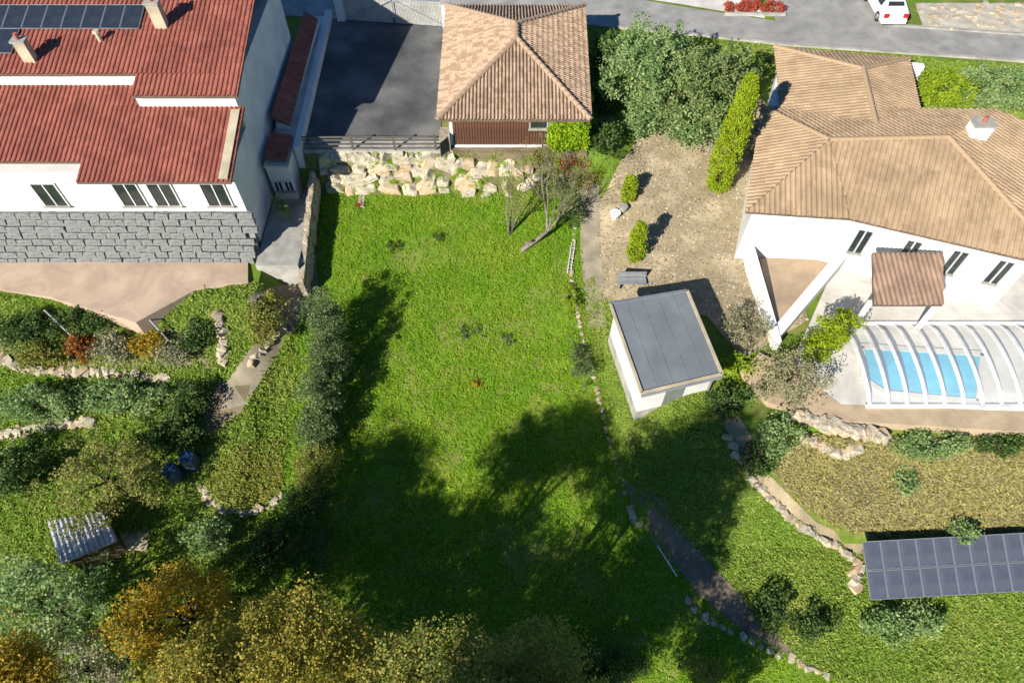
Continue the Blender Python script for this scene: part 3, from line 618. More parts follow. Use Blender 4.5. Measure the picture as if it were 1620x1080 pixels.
# garden furniture and walls on the left
gz = mat('garden_stone', (.42, .36, .26), (.28, .24, .17), 2.2, .95, .8, 12)
def stone_row(name, lab, pts, n, s, cat='wall', m=None, h=.0):
    P = [gp(a, b_, h) for a, b_ in pts]; t = thing(name, lab, cat, P[0]); L = [0]
    for a, b_ in zip(P, P[1:]): L.append(L[-1] + (b_ - a).length)
    for k in range(n):
        d = L[-1] * (k + .5) / n; i = max(j for j in range(len(P) - 1) if L[j] <= d); q = P[i].lerp(P[i + 1], (d - L[i]) / (L[i + 1] - L[i]))
        piece('stone', BV[(k * 3) % 14], t, Matrix.Translation(q + Vector((0, random.uniform(-.08, .08), random.uniform(-.05, .12)))) @ Matrix.Rotation(random.uniform(0, 6), 4, 'Z') @ Matrix.Diagonal((s * random.uniform(.8, 1.4), s * random.uniform(.7, 1.1), s * .75, 1)))
    return t
stone_row('border_edging', 'thin line of small edging stones curving down the right border of the lawn', [(912, 330), (908, 380), (904, 440), (918, 520), (940, 600), (962, 690), (990, 780)], 70, .13, 'edging')
stone_row('garden_wall', 'long dry stone wall below the left patio planting', [(0, 570), (60, 585), (150, 590), (270, 598)], 38, .32)
stone_row('garden_wall', 'short stone wall running down from the left lawn corner', [(345, 495), (355, 540), (350, 575)], 14, .3)
stone_row('garden_wall', 'diagonal stone edge of the path climbing to the courtyard', [(395, 575), (435, 530), (470, 490)], 16, .3)
stone_row('curved_border', 'curved pale stone border round the yellow grass bed on the left', [(318, 768), (330, 790), (355, 806), (390, 812), (430, 800), (448, 780)], 26, .22, 'border')
stone_row('garden_wall', 'dark stone wall above the olive tree on the left', [(0, 690), (80, 672), (150, 668)], 24, .32)
dry = leafmat('dry_grass', (.33, .34, .07), (.24, .31, .05), (.40, .37, .09), .38, .5, .6)
freshg = leafmat('garden_grass', (.22, .36, .04), (.38, .44, .10), (.29, .41, .06), .45, .3, .55)
pathm = mat('path_grit', (.34, .29, .21), (.24, .21, .15), 1.2, 1, .6, 25)
patch('garden_path', pxpoly([(395, 470), (500, 400), (505, 470), (440, 560), (390, 640), (350, 650), (360, 600), (410, 540)]), pathm, .04)
patch('garden_bed', pxpoly([(0, 530), (330, 520), (340, 600), (0, 600)]), earth, .035)
patch('bare_slope', pxpoly([(350, 600), (400, 590), (385, 650), (330, 690), (320, 650)]), earth, .038)
LG = [(-13.2, 31), (-13, -2), (-45, -2), (-45, 24)]
LG = pxpoly([(0, 505), (215, 512), (310, 458), (390, 448), (480, 470), (470, 650), (455, 720), (430, 850), (390, 1080), (-60, 1080), (-60, 505)])
PATHS = [[(p.x, p.y) for p in pxpoly([(395, 470), (500, 400), (505, 470), (440, 560), (390, 640), (350, 650), (360, 600), (410, 540)])], [(p.x, p.y) for p in pxpoly([(350, 600), (400, 590), (385, 650), (330, 690), (320, 650)])]]
grass('garden_grass', [(p.x, p.y) for p in LG], 130000, .2, .07, freshg, 'green garden grass on the terraces below the red roofed house', .4, .06, .2, PATHS)
grass('dry_grass', [(p.x, p.y) for p in pxpoly([(325, 765), (380, 710), (450, 690), (445, 780), (390, 805), (345, 800)])], 16000, .2, .06, dry, 'yellow dry grass bed inside the curved stone border', .5, .08, .2)
P3 = gp
def sh(name, x, y, h, r, m, lab, cat='shrub', n=None, leaf=.15, fill=.45, group=None, cr=.42, tr=.06, sn='stem'):
    b = gp(x, y, h - r[2]); b.z = terr(b.x, b.y)
    return tree(name, lab, cat, b, h, r, m, group, n or int(16 * (r[0] * r[1] + r[0] * r[2]) / (cr * 2)) + 8, cr, 70, leaf, .6, tr, fill=fill, stemname=sn)
sh('shrub', 125, 548, .9, (.8, .7, .5), mat('dummy', (.3, .1, .02)) if False else leafmat('rust_leaves', (.30, .10, .02), (.22, .12, .03), (.34, .12, .02), .3, 2), 'rusty orange shrub in the bed below the left patio')
for (x, y, h, r, m_, lab) in [(40, 520, 1.3, (1.8, 1.0, .7), dkgreen, 'dark green shrub at the left end below the patio'), (65, 560, 1.2, (1.4, .8, .6), grn_yel, 'yellowish shrub left of the rusty orange one'),
     (135, 510, 1.0, (1.3, .6, .55), dkgreen, 'dark low shrub under the patio edge above the rusty shrub'), (175, 550, 1.1, (.9, .8, .6), greyg, 'grey leaved shrub right of the rusty orange one'),
     (235, 540, .9, (.9, .7, .5), gold, 'small golden shrub in the bed right of the grey leaved one'), (275, 555, 1.2, (.9, .8, .6), greyg, 'grey leaved shrub at the right end of the patio bed'), (310, 530, 1.2, (.8, .9, .6), dkgreen, 'dark shrub where the patio bed meets the green lawn corner'),
     (420, 500, 1.4, (.9, 1.6, .7), grn_yel, 'yellowing bush beside the path below the courtyard'),
     (60, 640, 1.6, (2.2, 1.0, .8), midgreen, 'wide green shrub under the long dry stone wall at left'), (190, 630, 1.3, (3.0, .8, .7), midgreen, 'long green hedge row under the long dry stone wall'), (300, 640, 1.4, (1.0, 1.4, .8), dkgreen, 'dark bush right of the long green hedge row'),
     (20, 740, 2.2, (1.6, 1.6, 1.1), dkgreen, 'dark bush at the left edge beside the olive tree'), (270, 690, 1.6, (1.3, .8, .8), dkgreen, 'dark bush above the blue water barrels'), (425, 870, 1.8, (1.0, 1.3, .9), dkgreen, 'dark bush below the curved stone border'), (330, 850, 1.5, (1.2, .8, .7), midgreen, 'green bush between the golden tree and the curved border')]:
    sh('shrub', x, y, h, r, m_, lab)
sh('olive_tree', 165, 755, 4.0, (2.9, 2.4, 1.5), leafmat('olive_tree_leaves', (.20, .21, .045), (.30, .29, .08), (.24, .25, .055), .3, 1, .7), 'wide olive coloured tree above the corrugated shed', 'tree', 110, .14, .35, None, .45, .14, 'trunk')
sh('golden_tree', 290, 975, 6.0, (2.9, 2.6, 2.4), gold, 'large golden autumn tree in the lower left garden', 'tree', 150, .16, .4, None, .5, .18, 'trunk')
sh('green_tree', 70, 960, 5.5, (3.4, 2.2, 2.2), midgreen, 'big green tree in the lower left corner', 'tree', 130, .17, .4, None, .55, .18, 'trunk')
sh('green_tree', 120, 1060, 5.0, (2.6, 1.8, 2.0), greyg, 'grey green tree at the bottom left edge', 'tree', 90, .15, .4, None, .5, .16, 'trunk')
sh('green_tree', 300, 1085, 5.0, (2.0, 1.6, 1.8), grn_yel, 'yellow green tree at the bottom edge below the golden tree', 'tree', 70, .15, .4, None, .5, .14, 'trunk')
# corrugated shed
def shed(name, lab, px4, h, roofm, wallm, th=.08, inset=.25, seams=0, drop=2.2):
    c = [gp(a, b_, h) for a, b_ in px4]; z = sum(p.z for p in c) / 4; c = [at(a, b_, z) for a, b_ in px4]; ct = sum(c, Vector()) / 4
    t = thing(name, lab, 'shed', (ct.x, ct.y, z - drop)); ins = [p.lerp(ct, inset / (p - ct).length) for p in c]
    part('wall', MB().prism([(p.x, p.y) for p in ins], z - drop - .6, z - th), wallm, t)
    rf = part('roof', MB().prism([(p.x, p.y) for p in c], z - th, z), roofm, t)
    return t, rf, c, z
corr = mat('corrugated_sheet', (.52, .54, .58), (.42, .44, .48), 1.5, .5, metal=.1)
t, rf, c, z = shed('garden_shed', 'small garden shed with pale corrugated roof on the left', [(95, 892), (185, 855), (165, 808), (75, 825)], 1.8, corr, mat('shed_boards', (.13, .09, .06), (.09, .06, .04), 4))
for k in range(11):
    f = (k + .5) / 11; a = c[0].lerp(c[1], f); b_ = c[3].lerp(c[2], f); part('corrugation', MB().tube([a + Vector((0, 0, .01)), b_ + Vector((0, 0, .01))], [.07, .07], 6), corr, rf)
blue = mat('blue_plastic', (.05, .10, .17), (.04, .08, .14), 2, .4)
for (x, y, lab) in ((280, 755, 'blue water barrel standing in the shade, left of the pair'), (306, 735, 'blue water barrel standing in the shade, right of the pair')):
    b = gp(x, y); solo('water_barrel', MB().tube([b, b + Vector((0, 0, .1)), b + Vector((0, 0, .5)), b + Vector((0, 0, .95)), b + Vector((0, 0, 1.05))], [.36, .40, .45, .40, .36], 14), blue, lab, 'barrel', b, 'water barrels')
tank = mat('white_plastic', (.7, .72, .74), (.6, .62, .65), 2, .5)
b = gp(216, 855); solo('wood_pallet', MB().box(b.x - .9, b.x + .7, b.y - .5, b.y + .5, b.z, b.z + .16), beige, 'pale wooden pallet lying right of the corrugated shed', 'pallet', b)
for (x0, y0, x1, y1, lab) in ((70, 490, 112, 530, 'grey handrail leaning off the left patio corner'), (232, 500, 268, 540, 'grey handrail at the low point of the left patio')):
    a, b_ = gp(x0, y0, .7), gp(x1, y1, .7); t = thing('handrail', lab, 'handrail', gp(x0, y0)); part('rail', MB().tube([a, b_], [.05, .05], 8), alu, t)
    for q in (a, b_): part('post', MB().tube([q, Vector((q.x, q.y, terr(q.x, q.y) - .1))], [.04, .04], 6), alu, t)

# ------------------------------------------------------------------ right neighbour
patch('side_path', [(4.25, 22.5), (4.0, 27), (4.1, 31.2), (5.3, 31.2), (5.2, 27), (5.3, 22.5)], pathm, .05)
patch('gravel_yard', [(5.2, 24.2), (5.0, 30), (7.2, 33), (8.2, 36), (16, 37.5), (16, 22), (12, 19.5), (10.6, 22.2)], gravel, .04)
GY = [(5.2, 24.2), (5.0, 30), (7.2, 33), (8.2, 36), (16, 37.5), (16, 22), (12, 19.5), (10.6, 22.2)]
X_ = rng.uniform(5, 16, 9000); Y_ = rng.uniform(19.5, 37.5, 9000); q = inpoly(X_, Y_, GY); X_, Y_ = X_[q], Y_[q]
tag(link('gravel_stones', np_mesh('gravel_stones', leaf_quads(np.stack([X_, Y_, terr_np(X_, Y_) + .065], 1), .13, .10, .15, 4)), mat('pebbles', (.52, .46, .36), (.24, .20, .14), 3, island=.9)), 'loose stones and gravel strewn over the yard beside the tan house', 'gravel', kind='stuff')
for i, (x, y, h, r, m_, lab) in enumerate([(1030, 105, 5.0, (2.8, 2.6, 2.3), midgreen, 'big round green tree next to the garage roof'), (1115, 140, 4.8, (2.9, 2.8, 2.2), leafmat('mixed_leaves', (.14, .22, .06), (.27, .31, .12), (.20, .27, .08), .4), 'round dull green tree between the garage tree and the cypress'),
        (1100, 195, 3.0, (1.9, 1.2, 1.4), midgreen, 'lower green bush in front of the two round trees'), (1018, 190, 2.0, (1.2, 1.1, .9), brightg if False else midgreen, 'small green bush at the corner of the gravel yard'), (965, 85, 2.4, (.9, 2.0, 1.1), dkgreen, 'dark green bush in the shade behind the garage'), (962, 150, 1.6, (.9, 1.5, .8), dkgreen, 'dark bush in the garage shade, the middle one'), (955, 215, 1.3, (.8, 1.2, .6), dkgreen, 'dark bush in the garage shade nearest the red creeper')]):  # last two bushes are added; their dark leaves deepen the garage shade
    sh('green_tree' if h > 4 else 'shrub', x, y, h, r, m_, lab, 'tree' if h > 4 else 'shrub', None, .18, .45, None, .5, .14, 'trunk' if h > 4 else 'stem')
def conifer(x, yb, yt, r, m, lab):
    b = gp(x, yb); h = ztop(b, yt) - b.z; t = thing('cypress', lab, 'tree', b, 'columnar conifers in the gravel yard')
    part('trunk', MB().tube([b - Vector((0, 0, .1)), b + Vector((0, 0, h * .8))], [.09, .02], 6), bark, t)
    n = int(70 * h * r) + 20; zz = rng.uniform(.03, .97, n); a = rng.uniform(0, 6.28, n)
    rr = r * np.sin(np.clip(zz, .0, 1) ** .6 * math.pi) ** .55 * rng.uniform(.7, 1.0, n)
    C_ = np.stack([b.x + np.cos(a) * rr, b.y + np.sin(a) * rr, b.z + zz * h], 1); P = clump_points(C_, np.full(n, .2 + .05 * r), 50)
    V = leaf_quads(P, .15, .06, 2.0, .1) - np.array(b); link('crown', np_mesh('crown', V), m, t)
lime = leafmat('cypress_leaves', (.21, .30, .010), (.31, .38, .016), (.26, .34, .012), .3, 1.2)
conifer(1133, 300, 115, .74, lime, 'tall lime green cypress in front of the tan house')
conifer(993, 316, 278, .38, lime, 'small lime green conifer in the gravel yard, the farther one')
conifer(1003, 410, 352, .45, lime, 'small lime green conifer in the gravel yard nearest the flat roofed shed')
tan2 = mat('pale_tan_tiles', (.41, .29, .18), (.33, .23, .14), .45, .85, .2, 40, c3=(.37, .26, .16), island=.3)
# house: two wings under hipped roofs
rh = thing('tan_roofed_house', 'wide white house with pale tan hipped roofs above the pool', 'house', (20, 30, -1.5))
ez = 2.0
def hip(name, a, b_, c, d, r0, r1, wallin=.5):
    tiled_roof(rh, [(a, b_, r1, r0), (b_, c, r1), (c, d, r0, r1), (d, a, r0)], tan2, deck, .27, .40, .06, [(a, r0), (d, r0), (b_, r1), (c, r1), (r0, r1)], .15, name=name)
V3 = lambda x, y, z: Vector((x, y, z))
EZ = 1.3; RZ = 2.9
A_ = lambda x, y, z=EZ: at(x, y, z)
def pl(px, py, a, b, c):                              # where a view ray meets the plane of three points
    n = (b - a).cross(c - a); d = ray(px, py); o = Vector((0, 0, CAMZ)); return o + d * ((a - o).dot(n) / d.dot(n))
NW, NE_ = A_(1225, 75, EZ + .2), A_(1437, 94, EZ + .2)
n0, n1 = A_(1365, 110, RZ - .3), A_(1388, 205, RZ - .3)
SW_ = pl(1238, 188, NW, n0, n1); SE_ = pl(1462, 205, NE_, n0, n1)
def rf_(name, faces, ridges=()): tiled_roof(rh, faces, tan2, deck, .27, .40, .06, ridges, .15, name=name)
rf_('north_roof', [(NE_, NW, n0), (NW, SW_, n1, n0), (SE_, NE_, n0, n1)], [(NW, n0), (NE_, n0), (n0, n1)])
wn, ws, wm, fe_ = A_(1205, 170), A_(1180, 335), A_(1345, 346), A_(1690, 426)
m1 = A_(1312, 222, RZ); m2 = pl(1500, 218, wm, fe_, m1); bk_ = pl(1580, 175, wn, m1, m2); be_ = pl(1750, 250, fe_, m2, bk_)
rf_('west_roof', [(wn, ws, m1)], [(wn, m1)])
rf_('west_front_roof', [(ws, wm, m1)])
rf_('front_roof', [(wm, fe_, m2, m1)], [(m1, m2), (fe_, m2)])
rf_('back_roof', [(wn, m1, m2, bk_)])
rf_('east_roof', [(fe_, be_, bk_, m2)])
hw = [ws.lerp(m1, .12), wm.lerp(m1, .16), fe_.lerp(m2, .16), be_.lerp(m2, .12), bk_.lerp(m2, .1), SE_.lerp(n1, .1), NE_.lerp(n0, .12), NW.lerp(n0, .12), wn.lerp(m1, .1)]
part('wall', MB().prism([(p.x, p.y) for p in hw], -3.6, EZ + .05), white, rh)
alw_ = mat('window_frame', (.6, .6, .58), (.5, .5, .48), 3)
for f in (.12, .38, .62, .85):
    p = hw[1].lerp(hw[2], f); q = hw[1].lerp(hw[2], f + .08); d = (q - p).normalized(); nn = Vector((d.y, -d.x, 0)) * .04
    wn_ = part('window', MB().slab([(*(p + nn)[:2], .2), (*(q + nn)[:2], .2), (*(q + nn * .2)[:2], .2), (*(p + nn * .2)[:2], .2)], 1.6), glass, rh)
    part('sill', MB().beam(Vector((*(p + nn * 3)[:2], -1.45)), Vector((*(q + nn * 3)[:2], -1.45)), .2, .08), conc, wn_)
    for e in (p, q, p.lerp(q, .5)): part('frame_bar', MB().beam(Vector((*(e + nn * 1.5)[:2], -1.4)), Vector((*(e + nn * 1.5)[:2], .22)), .07, .06, (1, 0, 0)), alw_, wn_)
L4 = [at(1380, 400, .3), at(1490, 400, .3), at(1492, 482, -.3), at(1382, 482, -.3)]
awn = mat('brown_tiles', (.36, .24, .17), (.28, .185, .13), .6, .85, .2, 40, island=.3)
tiled_roof(rh, [(L4[3], L4[2], L4[1], L4[0])], awn, deck, .25, .36, .06, name='porch_roof')
for p in (L4[2], L4[3]): part('porch_post', MB().box(p.x - .1, p.x + .1, p.y + .2, p.y + .4, -3.2, p.z - .12), white, rh)
cp = at(1535, 225, 2.7); chimney('chimney', 'white chimney on the ridge of the tan roofed house', cp, 1.2, .5, white)
cp = at(1528, 292, 2.1); solo('roof_dome', MB().tube([cp - Vector((0, 0, .3)), cp + Vector((0, 0, .35)), cp + Vector((0, 0, .5))], [.4, .4, .2], 12), white, 'round white roof light on the front tan roof slope', 'roof light', cp)
# sunken wedge between two white walls
for nm, pts, lab in (('ramp_wall', [(1184, 385), (1228, 540)], 'white wall on the west side of the wedge shaped ramp'), ('ramp_wall', [(1352, 392), (1236, 530)], 'white wall on the east side of the wedge shaped ramp')):
    a, b_ = at(*pts[0], -1.6), at(*pts[1], -2.4); d = (b_ - a).normalized(); nrm = Vector((-d.y, d.x, 0)).normalized() * (.3 if pts[0][0] < 1300 else -.55)
    solo(nm, MB().slab([a, a + nrm, b_ + nrm, b_], 3.0), white, lab, 'wall', a - Vector((0, 0, 3)), 'white ramp walls')
RPp = [at(1190, 380, -2.9), at(1350, 385, -2.9), at(1232, 535, -2.9)]
struct('ramp_floor', MB().prism([(p.x, p.y) for p in RPp][::-1], -4.5, -2.6), mat('ramp_tiles', (.42, .31, .21), (.34, .26, .18), .6))
# pool terrace, pool, enclosure
PD = [at(1332, 395, -2.95), at(1780, 395, -2.95), at(1780, 668, -2.95), at(1330, 650, -2.95), at(1255, 570, -2.95)]
pool = [at(1362, 548, -2.92), at(1555, 560, -2.92), at(1548, 636, -2.92), at(1400, 622, -2.92), at(1366, 600, -2.92)]
struct('pool_deck', MB().prism([(p.x, p.y) for p in PD][::-1], -6.5, -2.95), palec)
wat = mat('pool_water', (.02, .40, .60), (.04, .50, .70), .8, .06, .12, 3, spec=.6)
patch('pool_water', [(p.x, p.y) for p in pool], wat, .0, -2.92)
cb = MB()
for a, b_ in zip(pool, pool[1:] + pool[:1]): cb.beam(a + Vector((0, 0, .03)), b_ + Vector((0, 0, .03)), .3, .08)
struct('pool_coping', cb, mat('coping', (.62, .58, .5), (.55, .5, .44), 1))
sand = [at(1330, 640, -2.94), at(1700, 655, -2.94), at(1700, 690, -3.1), at(1330, 668, -3.1), at(1215, 640, -3.1), at(1170, 590, -3.1), at(1200, 560, -3.1), at(1260, 590, -3.1)]
struct('sandy_strip', MB().prism([(p.x, p.y) for p in sand][::-1], -7.0, -2.93), mat('sandstone', (.50, .38, .25), (.42, .32, .21), .8, .9, .2, 20))
en = thing('pool_enclosure', 'low white framed telescopic pool enclosure with clear panels', 'pool enclosure', at(1480, 580, -2.9))
ew0, ew1 = 17.6, 28.5; ys, yn, eh = 16.55, 21.6, .55
alw = mat('white_aluminium', (.75, .75, .74), (.68, .68, .67), 2, .4)
clear = mat('clear_panel', (.75, .80, .82), (.7, .76, .8), 1, .12, alpha=.24, spec=.5)
def arc(x, k, n=9): 
    f = k / (n - 1); return Vector((x, lerp(ys, yn, f), -2.92 + eh * math.sin(math.pi * f) ** .6 * 1.0))
xs = [ew0 + i * .93 for i in range(12)]
for i, x in enumerate(xs):
    m = MB()
    for k in range(8): m.beam(arc(x, k), arc(x, k + 1), .16, .07)
    part('rib', m, alw, en)
    if i:
        x0 = xs[i - 1] + .08; x1 = x - .08; v = []; 
        for k in range(9): a = arc(x0, k); v += [a, Vector((x1, a.y, a.z))]
        part('panel', MB().add(v, [(2 * k, 2 * k + 1, 2 * k + 3, 2 * k + 2) for k in range(8)]), clear, en)
for yy in (ys, yn): part('floor_rail', MB().beam((ew0 - .2, yy, -2.88), (xs[-1] + .2, yy, -2.88), .2, .1), alw, en)
# white shed with flat dark roof
flat = mat('grey_membrane', (.15, .17, .185), (.185, .205, .22), .6, .8, .1, 30, wear=.2)
t, rf, c, z = shed('flat_roofed_shed', 'white shed with a flat dark grey roof beside the lawn', [(1015, 622), (1142, 592), (1087, 460), (965, 480)], 2.6, flat, white, .16, .35, 0, 2.6)
for k in range(4): part('roof_edge', MB().beam(c[k] + Vector((0, 0, .03)), c[(k + 1) % 4] + Vector((0, 0, .03)), .14, .10), beige if k in (0, 1, 3) else alu, rf)
for k in range(1, 5): f = k / 5; part('roof_seam', MB().beam(c[0].lerp(c[1], f) + Vector((0, 0, .006)), c[3].lerp(c[2], f) + Vector((0, 0, .006)), .05, .012), flat, rf)
ct = sum(c, Vector()) / 4; ins = [p.lerp(ct, .35 / (p - ct).length) for p in c]
d = (ins[1] - ins[0]); q = ins[0].lerp(ins[1], .35); q2 = ins[0].lerp(ins[1], .62); nn = Vector((d.y, -d.x, 0)).normalized() * .03
part('door', MB().slab([q + nn - Vector((0,0,.4)), q2 + nn - Vector((0,0,.4)), q2 + nn * 2 - Vector((0,0,.4)), q + nn * 2 - Vector((0,0,.4))], 2.1), alu, t)
e0, e1 = c[0] + Vector((0, -.1, -.1)), c[1] + Vector((0, -.1, -.1)); part('gutter', MB().tube([e0, e1], [.07, .07], 8), alu, t)
dp = ins[1] + nn * 3; part('downpipe', MB().tube([e1.lerp(e0, .06), Vector((dp.x, dp.y, z - .45)), Vector((dp.x, dp.y, z - 2.9))], [.045, .045, .045], 8), alu, t)
part('plinth', MB().prism([tuple((ct + (p - ct) * 1.012)[:2]) for p in ins], z - 3.2, z - 2.35), conc, t)
# pots and clutter in the yard
for (x, y, r, m_, lab) in ((972, 345, .32, white, 'white stone pot in the gravel yard between the small conifers'), (985, 335, .26, conc, 'grey stone pot in the gravel yard between the small conifers')):
    b = gp(x, y); solo('planter_pot', MB().tube([b, b + Vector((0, 0, .1)), b + Vector((0, 0, .4)), b + Vector((0, 0, .46))], [r * .6, r * .7, r, r * 1.05], 12), m_, lab, 'pot', b)
b = gp(998, 452); t = thing('garden_bench', 'pale garden bench in the shade behind the flat roofed shed', 'bench', b)
part('seat', MB().box(b.x - .8, b.x + .8, b.y - .25, b.y + .25, b.z + .42, b.z + .47), alu, t); part('backrest', MB().box(b.x - .8, b.x + .8, b.y + .24, b.y + .29, b.z + .5, b.z + .9), alu, t)
for dx in (-.7, .7): part('leg', MB().box(b.x + dx - .04, b.x + dx + .04, b.y - .22, b.y + .28, b.z - .05, b.z + .42), alu, t)
sh('shrub', 1178, 515, 1.4, (1.25, 1.2, .8), greyg, 'round straw coloured bush beside the flat roofed shed', leaf=.1)
sh('shrub', 1250, 595, 2.2, (1.75, 1.6, 1.2), leafmat('sage_leaves', (.26, .26, .13), (.38, .35, .19), (.32, .30, .16), .3, 2), 'large round sage coloured bush between shed and pool', leaf=.1)
for (x, y, h, r, lab) in ((1290, 550, 2.2, (.6, .6, 1.1), 'lime conifer next to the large sage bush'), (1310, 530, 2.8, (.75, .75, 1.4), 'tallest lime conifer in the clump at the ramp wall'), (1335, 510, 2.2, (.6, .6, 1.1), 'lime conifer of the clump nearest the pool')):
    sh('conifer', x, y, h, r, lime, lab, 'tree', None, .12, .5, 'lime conifers by the ramp wall', .3, .06, 'trunk')
# slopes below the pool
stone_row('rubble_bank', 'pale rubble stones holding the bank below the pool', [(1255, 655), (1300, 672), (1345, 680), (1400, 690)], 34, .34, 'stones', h=.2)
stone_row('rubble_bank', 'second row of pale rubble stones lower on the yellow bank', [(1270, 690), (1320, 715), (1360, 710)], 18, .34, 'stones')
patch('stone_path', pxpoly([(1130, 655), (1160, 650), (1215, 750), (1290, 825), (1375, 865), (1365, 890), (1270, 845), (1190, 770)]), gravel, .045)
stone_row('path_edging', 'line of pale stones along the gravel path below the shed', [(1150, 690), (1190, 760), (1250, 820), (1330, 870), (1365, 900)], 34, .24, 'edging')
patch('dirt_track', pxpoly([(985, 760), (1040, 780), (1130, 900), (1215, 980), (1260, 1040), (1190, 1010), (1100, 935), (1020, 850)]), mat('track_dirt', (.21, .17, .12), (.14, .115, .08), 1.0, 1, .6, 25), .045)
YB = [(p.x, p.y) for p in pxpoly([(1230, 690), (1640, 700), (1640, 840), (1370, 850), (1290, 815), (1225, 750)])]
grass('dry_grass', YB, 70000, .2, .07, leafmat('yellow_scrub', (.42, .37, .13), (.34, .30, .16), (.40, .37, .11), .35, .5, .7), 'yellow dry grass bank between the pool and the solar array', .6, .08, .22)
RG = [(p.x, p.y) for p in pxpoly([(985, 690), (1130, 660), (1200, 780), (1290, 845), (1365, 880), (1640, 930), (1640, 1085), (1330, 1085), (1215, 1000), (1130, 890), (1010, 790)])]
grass('meadow_grass', RG, 110000, .17, .06, freshg, 'green meadow grass round the solar array on the right', .45, .06, .18)
BG = [(p.x, p.y) for p in pxpoly([(940, 440), (962, 480), (1010, 640), (1140, 600), (1175, 640), (1130, 668), (985, 700), (1000, 760), (960, 700), (925, 560), (912, 450)])]
grass('border_grass', BG, 34000, .14, .05, freshg, 'grass strip between the lawn border and the flat roofed shed', .45, .06, .15)
grass('roadside_grass', [(5, 40.5), (5, 44.9), (12, 43.8), (18.5, 42.5), (26, 41.4), (26, 38.5), (16, 39.5), (16, 37.5), (8.2, 36.2)], 40000, .16, .055, freshg, 'grass verge between the road and the tan roofed house', .45, .06, .15)
grass('hedge_grass', [(26, 41.4), (40, 39.6), (40, 33), (25, 33), (26, 38.5)], 25000, .16, .055, freshg, 'grass round the roadside hedge at the top right', .45, .06, .15)
grass('patio_grass', [(p.x, p.y) for p in pxpoly([(-80, 440), (0, 455), (80, 474), (215, 514), (0, 530), (-80, 530)])], 14000, .18, .06, freshg, 'grass below the edge of the left patio', .45, .06, .15)
for (x, y, h, r, m_, lab) in [(1165, 580, .7, (.9, .5, .4), brightg, 'yellow green low shrub at the corner of the flat roofed shed'), (1150, 640, 1.0, (.9, .9, .6), dkgreen, 'dark shrub below the flat roofed shed corner'), (1230, 690, 1.2, (1.0, .9, .7), midgreen, 'green shrub at the top of the gravel path'),
      (1200, 720, 1.0, (.8, .9, .6), dkgreen, 'dark shrub beside the gravel path'), (1470, 705, 1.0, (1.8, .6, .5), midgreen, 'long green shrub under the sandy pool strip'), (1580, 700, .8, (1.2, .5, .4), dkgreen, 'dark low shrub at the right under the sandy strip'),
      (1430, 760, .8, (.5, .7, .5), midgreen, 'small green bush in the yellow bank above the solar array'), (1520, 840, 1.2, (.7, .5, .6), midgreen, 'green bush peeping over the top of the solar array'),
      (1220, 960, 1.2, (.7, 1.0, .7), dkgreen, 'dark bush on the meadow left of the solar array'), (1430, 985, 1.0, (2.2, .7, .6), midgreen, 'wide green bush below the solar array'), (1290, 985, 1.0, (1.0, .7, .6), dkgreen, 'dark low bush below the left end of the solar array')]:
    sh('shrub', x, y, h, r, m_, lab)
# ground solar array
SA = thing('ground_solar_array', 'two rows of blue grey solar panels standing on the meadow', 'solar array', gp(1480, 900))
o0 = gp(1370, 902, .9); tl = math.radians(24); sv = Vector((-.02, math.cos(tl), math.sin(tl))).normalized(); xv = Vector((1, .055, 0)).normalized(); nv = xv.cross(sv).normalized(); sv = nv.cross(xv)
RM = Matrix((xv, sv, nv)).transposed().to_4x4(); cellm = mat('blue_grey_cells', (.075, .085, .115), (.09, .10, .13), 1.5, .3, spec=.5)
pm2 = MB().box(-.41, .41, -.64, .64, 0, .04).mesh('solar_panel'); pm2.materials.append(cellm)
fm2 = MB().box(-.425, .425, -.665, -.635, -.01, .05).box(-.425, .425, .635, .665, -.01, .05).box(-.425, -.405, -.635, .635, -.01, .05).box(.405, .425, -.635, .635, -.01, .05).mesh('frame'); fm2.materials.append(alu)
for r_ in range(2):
    for i in range(13):
        p = piece('solar_panel', pm2, SA, Matrix.Translation(o0 + xv * (.43 + i * .87) + sv * (r_ * 1.36 - .68)) @ RM); link('frame', fm2, None, p)
for i in range(6):
    q = o0 + xv * (.4 + i * 2.1); a = q + sv * 1.1; b_ = q - sv * 1.1
    for e in (a, b_): part('leg', MB().beam(e - nv * .03, (e.x, e.y, terr(e.x, e.y) - .2), .06, .06, (1, 0, 0)), alu, SA)
stone_row('array_stones', 'few pale stones at the left end of the ground solar array', [(1350, 905), (1352, 930)], 5, .35, 'stones')
# top right: hedge, bank, car, flowers
for i, (x, y) in enumerate([(1495, 140), (1545, 138), (1600, 140), (1655, 145)]):
    sh('hedge_bush', x, y, 1.8, (1.7, 1.5, .95), midgreen if i else brightg, ['lime green bush at the end of the roadside hedge', 'green hedge bush next to the lime one', 'green hedge bush, second from the lime one', 'green hedge bush at the right picture edge'][i], 'hedge', None, .16, .5, 'roadside hedge bushes', .4)
solo('roadside_wall', MB().prism([(24.6, 39.3), (26.2, 39.0), (26.2, 39.35), (24.6, 39.65)], -.5, .9), white, 'short white wall at the roadside next to the hedge', 'wall', (25.4, 39.3, -.5))
patch('stony_bank', [(28.5, 44.8), (60, 41.0), (60, 48), (29, 48)], mat('stony_ground', (.56, .51, .43), (.40, .36, .28), 1.4, 1, .9, 14), .05)
bk = thing('bank_stones', 'scattered pale stones on the bank across the road', 'stones', (33, 46, 0))
for k in range(40): piece('stone', BV[k % 14], bk, Matrix.Translation((random.uniform(28.8, 38), random.uniform(44.6, 48), .08)) @ Matrix.Diagonal((random.uniform(.15, .4), .22, .14, 1)))
